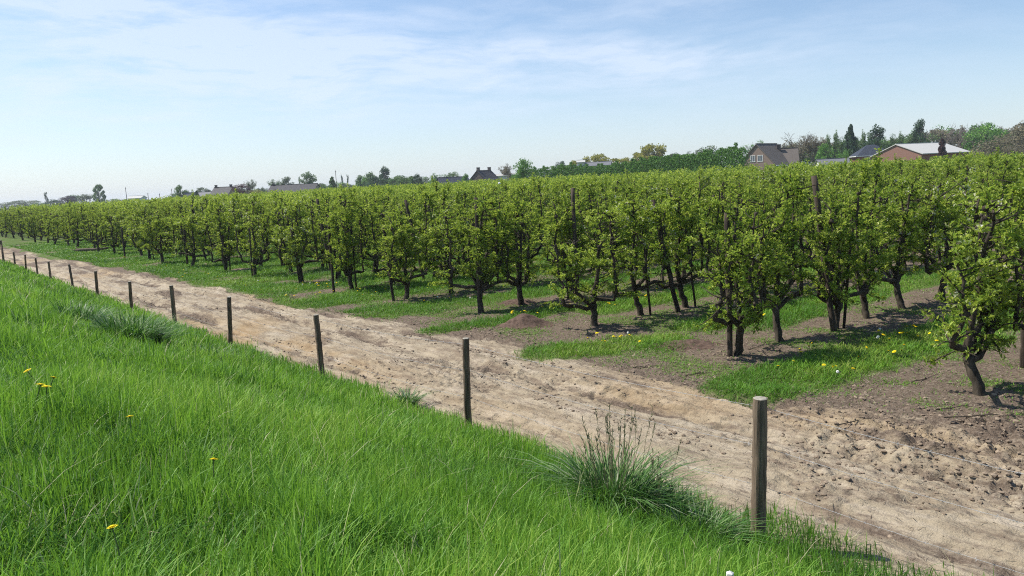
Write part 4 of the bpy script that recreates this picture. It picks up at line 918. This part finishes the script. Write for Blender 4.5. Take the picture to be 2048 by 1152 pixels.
# right hand group
h1 = house('brick_house', 1533, 165, R(40), 8.0, 8.6, 4.3, 8.6, 'pink', 'brown', 'pinkish brick house with steep brown roof, two white gable windows and a lower side wing', wins=[('-x', .9, 5.6, 1.1, 1.3), ('-x', -.9, 5.6, 1.1, 1.3), ('-x', 0, 1.6, 2.4, 1.4)], chim=())
h2 = house('house_wing', 1568, 166, R(-14), 5.2, 7.0, 4.0, 7.4, 'pink', 'brown', 'lower brown roofed wing with a dark chimney, joined to the pinkish brick house', chim=[(-1.2, -.6, .8, 8.4)])
mat4 = lambda o: Matrix.Translation(o.location) @ Matrix.Rotation(o.rotation_euler.z, 4, 'Z')
for ch in list(h2.children):                                       # the wing is part of the same house
    ch.parent = h1; ch.matrix_local = mat4(h1).inverted() @ mat4(h2)
bpy.data.objects.remove(h2)
house('low_shed', 1665, 150, R(-8), 5.6, 4, 3.6, 4.5, 'white', 'grey', 'low grey roofed shed half hidden behind the orchard, left of the tapered conifer', cat='shed', eave=False)
house('brick_villa', 1741, 185, R(-12), 7.8, 8.5, 5.5, 8.0, 'red', 'slate', 'red brick house with dark hipped roof and white eaves', hip=3.0, wins=[('-y', 2.3, 4.1, 1.9, 1.7), ('-y', -1.8, 4.3, 1.2, 1.2)])
house('barn', 1838, 165, R(22), 14.0, 12.5, 4.9, 7.1, 'red', 'white', 'wide red brick barn with pale sheet roof', cat='barn', eave=False)
# middle
house('chimney_house', 969, 235, R(-128), 6.6, 6.6, 4.2, 7.0, 'dark', 'dark', 'dark brick house with two chimneys standing above the orchard in the middle', chim=[(-2.7, 0, .85, 8.0), (2.7, 0, .85, 8.0)], wins=[('+y', -2.0, 3.7, 1.1, 1.3), ('+y', 0, 3.7, 1.1, 1.3), ('+y', 2.0, 3.7, 1.1, 1.3)])
house('slate_house', 906, 225, R(20), 9.0, 7.0, 3.2, 5.3, 'dark', 'slate', 'dark house with sloping slate blue roof, left of the two chimney house', eave=False)
house('white_building', 1017, 262, R(-8), 9, 7, 5.4, 5.9, 'white', 'white', 'flat pale building right of the two chimney house', cat='building', eave=False)
house('greenhouse_lantern', 1163, 205, R(-8), 1.9, 2.0, 7.6, 8.0, 'white', 'white', 'small white roof lantern above the hedge, left of the grey roof', cat='roof lantern', eave=False)
house('grey_hall', 1190, 206, R(-14), 9.0, 6, 6.4, 7.3, 'white', 'grey', 'grey roofed hall just showing above the hedge under the yellow trees', cat='hall', eave=False)
# left group
house('long_farmhouse', 590, 245, R(-6), 15.5, 8, 3.2, 5.6, 'tan', 'dark', 'long low farmhouse with a wide dark roof in the left skyline', chim=[(-7.1, 0, .7, 6.2)], eave=False)
house('twin_chimney_cottage', 449, 250, R(-10), 6.4, 6.5, 3.6, 5.9, 'tan', 'dark', 'small tan gabled cottage with dark roof and two chimneys, left of the copper beech', chim=[(-2.7, 0, .7, 6.7), (2.7, 0, .7, 6.7)], eave=False)
house('grey_roof_annex', 415, 252, R(-10), 5.5, 5.5, 2.8, 4.6, 'tan', 'grey', 'low grey roofed annex left of the twin chimney cottage', cat='annex', eave=False)
house('yellow_cottage', 384, 250, R(70), 6, 4.2, 2.9, 4.6, 'tan', 'grey', 'tiny yellow gabled cottage beside the rounded green tree', eave=False)
house('greenhouse', 275, 380, R(-5), 7, 5, 4.2, 5.2, 'white', 'white', 'small white greenhouse roof at far left beyond the orchard', cat='greenhouse', eave=False)
# thin masts on the skyline
for px, ytop, dist, lab in ((254, 376, 200, 'tall thin mast at far left of the skyline, right of the square poplar clump'), (297, 387, 220, 'short thin mast right of the tall thin one at far left'), (320, 388, 220, 'left one of the two short masts near the rounded green tree'), (345, 379, 220, 'slightly slanting thin mast just left of the rounded green tree'),
                            (551, 378, 90, 'thin dark rod sticking out of the orchard before the long dark roof'), (674, 343, 120, 'tall thin mast rising from the orchard left of the two slim poplars')):
    p = far_at(px, dist); z0 = gz(p[0], p[1]); h = CAM_Z+(horizon(px)-ytop)/FPX*dist-z0; b = MB(); r = .35*dist/FPX*1.6
    b.tube([(0, 0, -.2), (0, 0, h*.5), (0, 0, h)], [r*1.2, r, r*.8], 8); b.box((0, 0, h-.1), (r*5, r*2.2, .06)); b.tube([(0, 0, h-.02), (0, 0, h+.2)], r*.5, 6)
    tag(link('mast', b.mesh('mast', M['pole'], True), None, (p[0], p[1], z0)), lab, 'mast', 'thin masts of the skyline')
# white frost lamp globe
for px, py, dist, lab in ((999, 367, 60, 'white round globe showing above the orchard below the two chimney house'),):
    p = at_depth(px, py, far_at(px, dist)); b = MB(); z0 = gz(p[0], p[1]); hh = p[2]-z0; k = np.linspace(0, math.pi, 9)
    b.tube(np.stack([np.zeros(9), np.zeros(9), hh-.12*np.cos(k)], 1), .12*np.sin(k)+.002, 12); b2 = MB(); b2.tube([(0, 0, 0), (0, 0, hh)], .03, 6)
    o = empty('globe_marker', (p[0], p[1], z0)); link('globe', b.mesh('globe', M['white_paint'], True), o); link('pole', b2.mesh('pole', M['pole']), o); tag(o, lab, 'globe on pole')

# ------------------------------------------------------------------ air
b = MB(); b.box((100, 900, 9.5), (3400, 2500, 21)); m, n_, l_ = new_mat('haze_air')
v = n_.new('ShaderNodeVolumePrincipled'); v.inputs['Color'].default_value = (.86, .92, 1, 1); v.inputs['Density'].default_value = .00027; v.inputs['Anisotropy'].default_value = .2
o_ = n_.new('ShaderNodeOutputMaterial'); l_.new(v.outputs[0], o_.inputs['Volume'])
tag(link('haze', b.mesh('haze', m)), kind='stuff')
sc.cycles.volume_bounces = 0
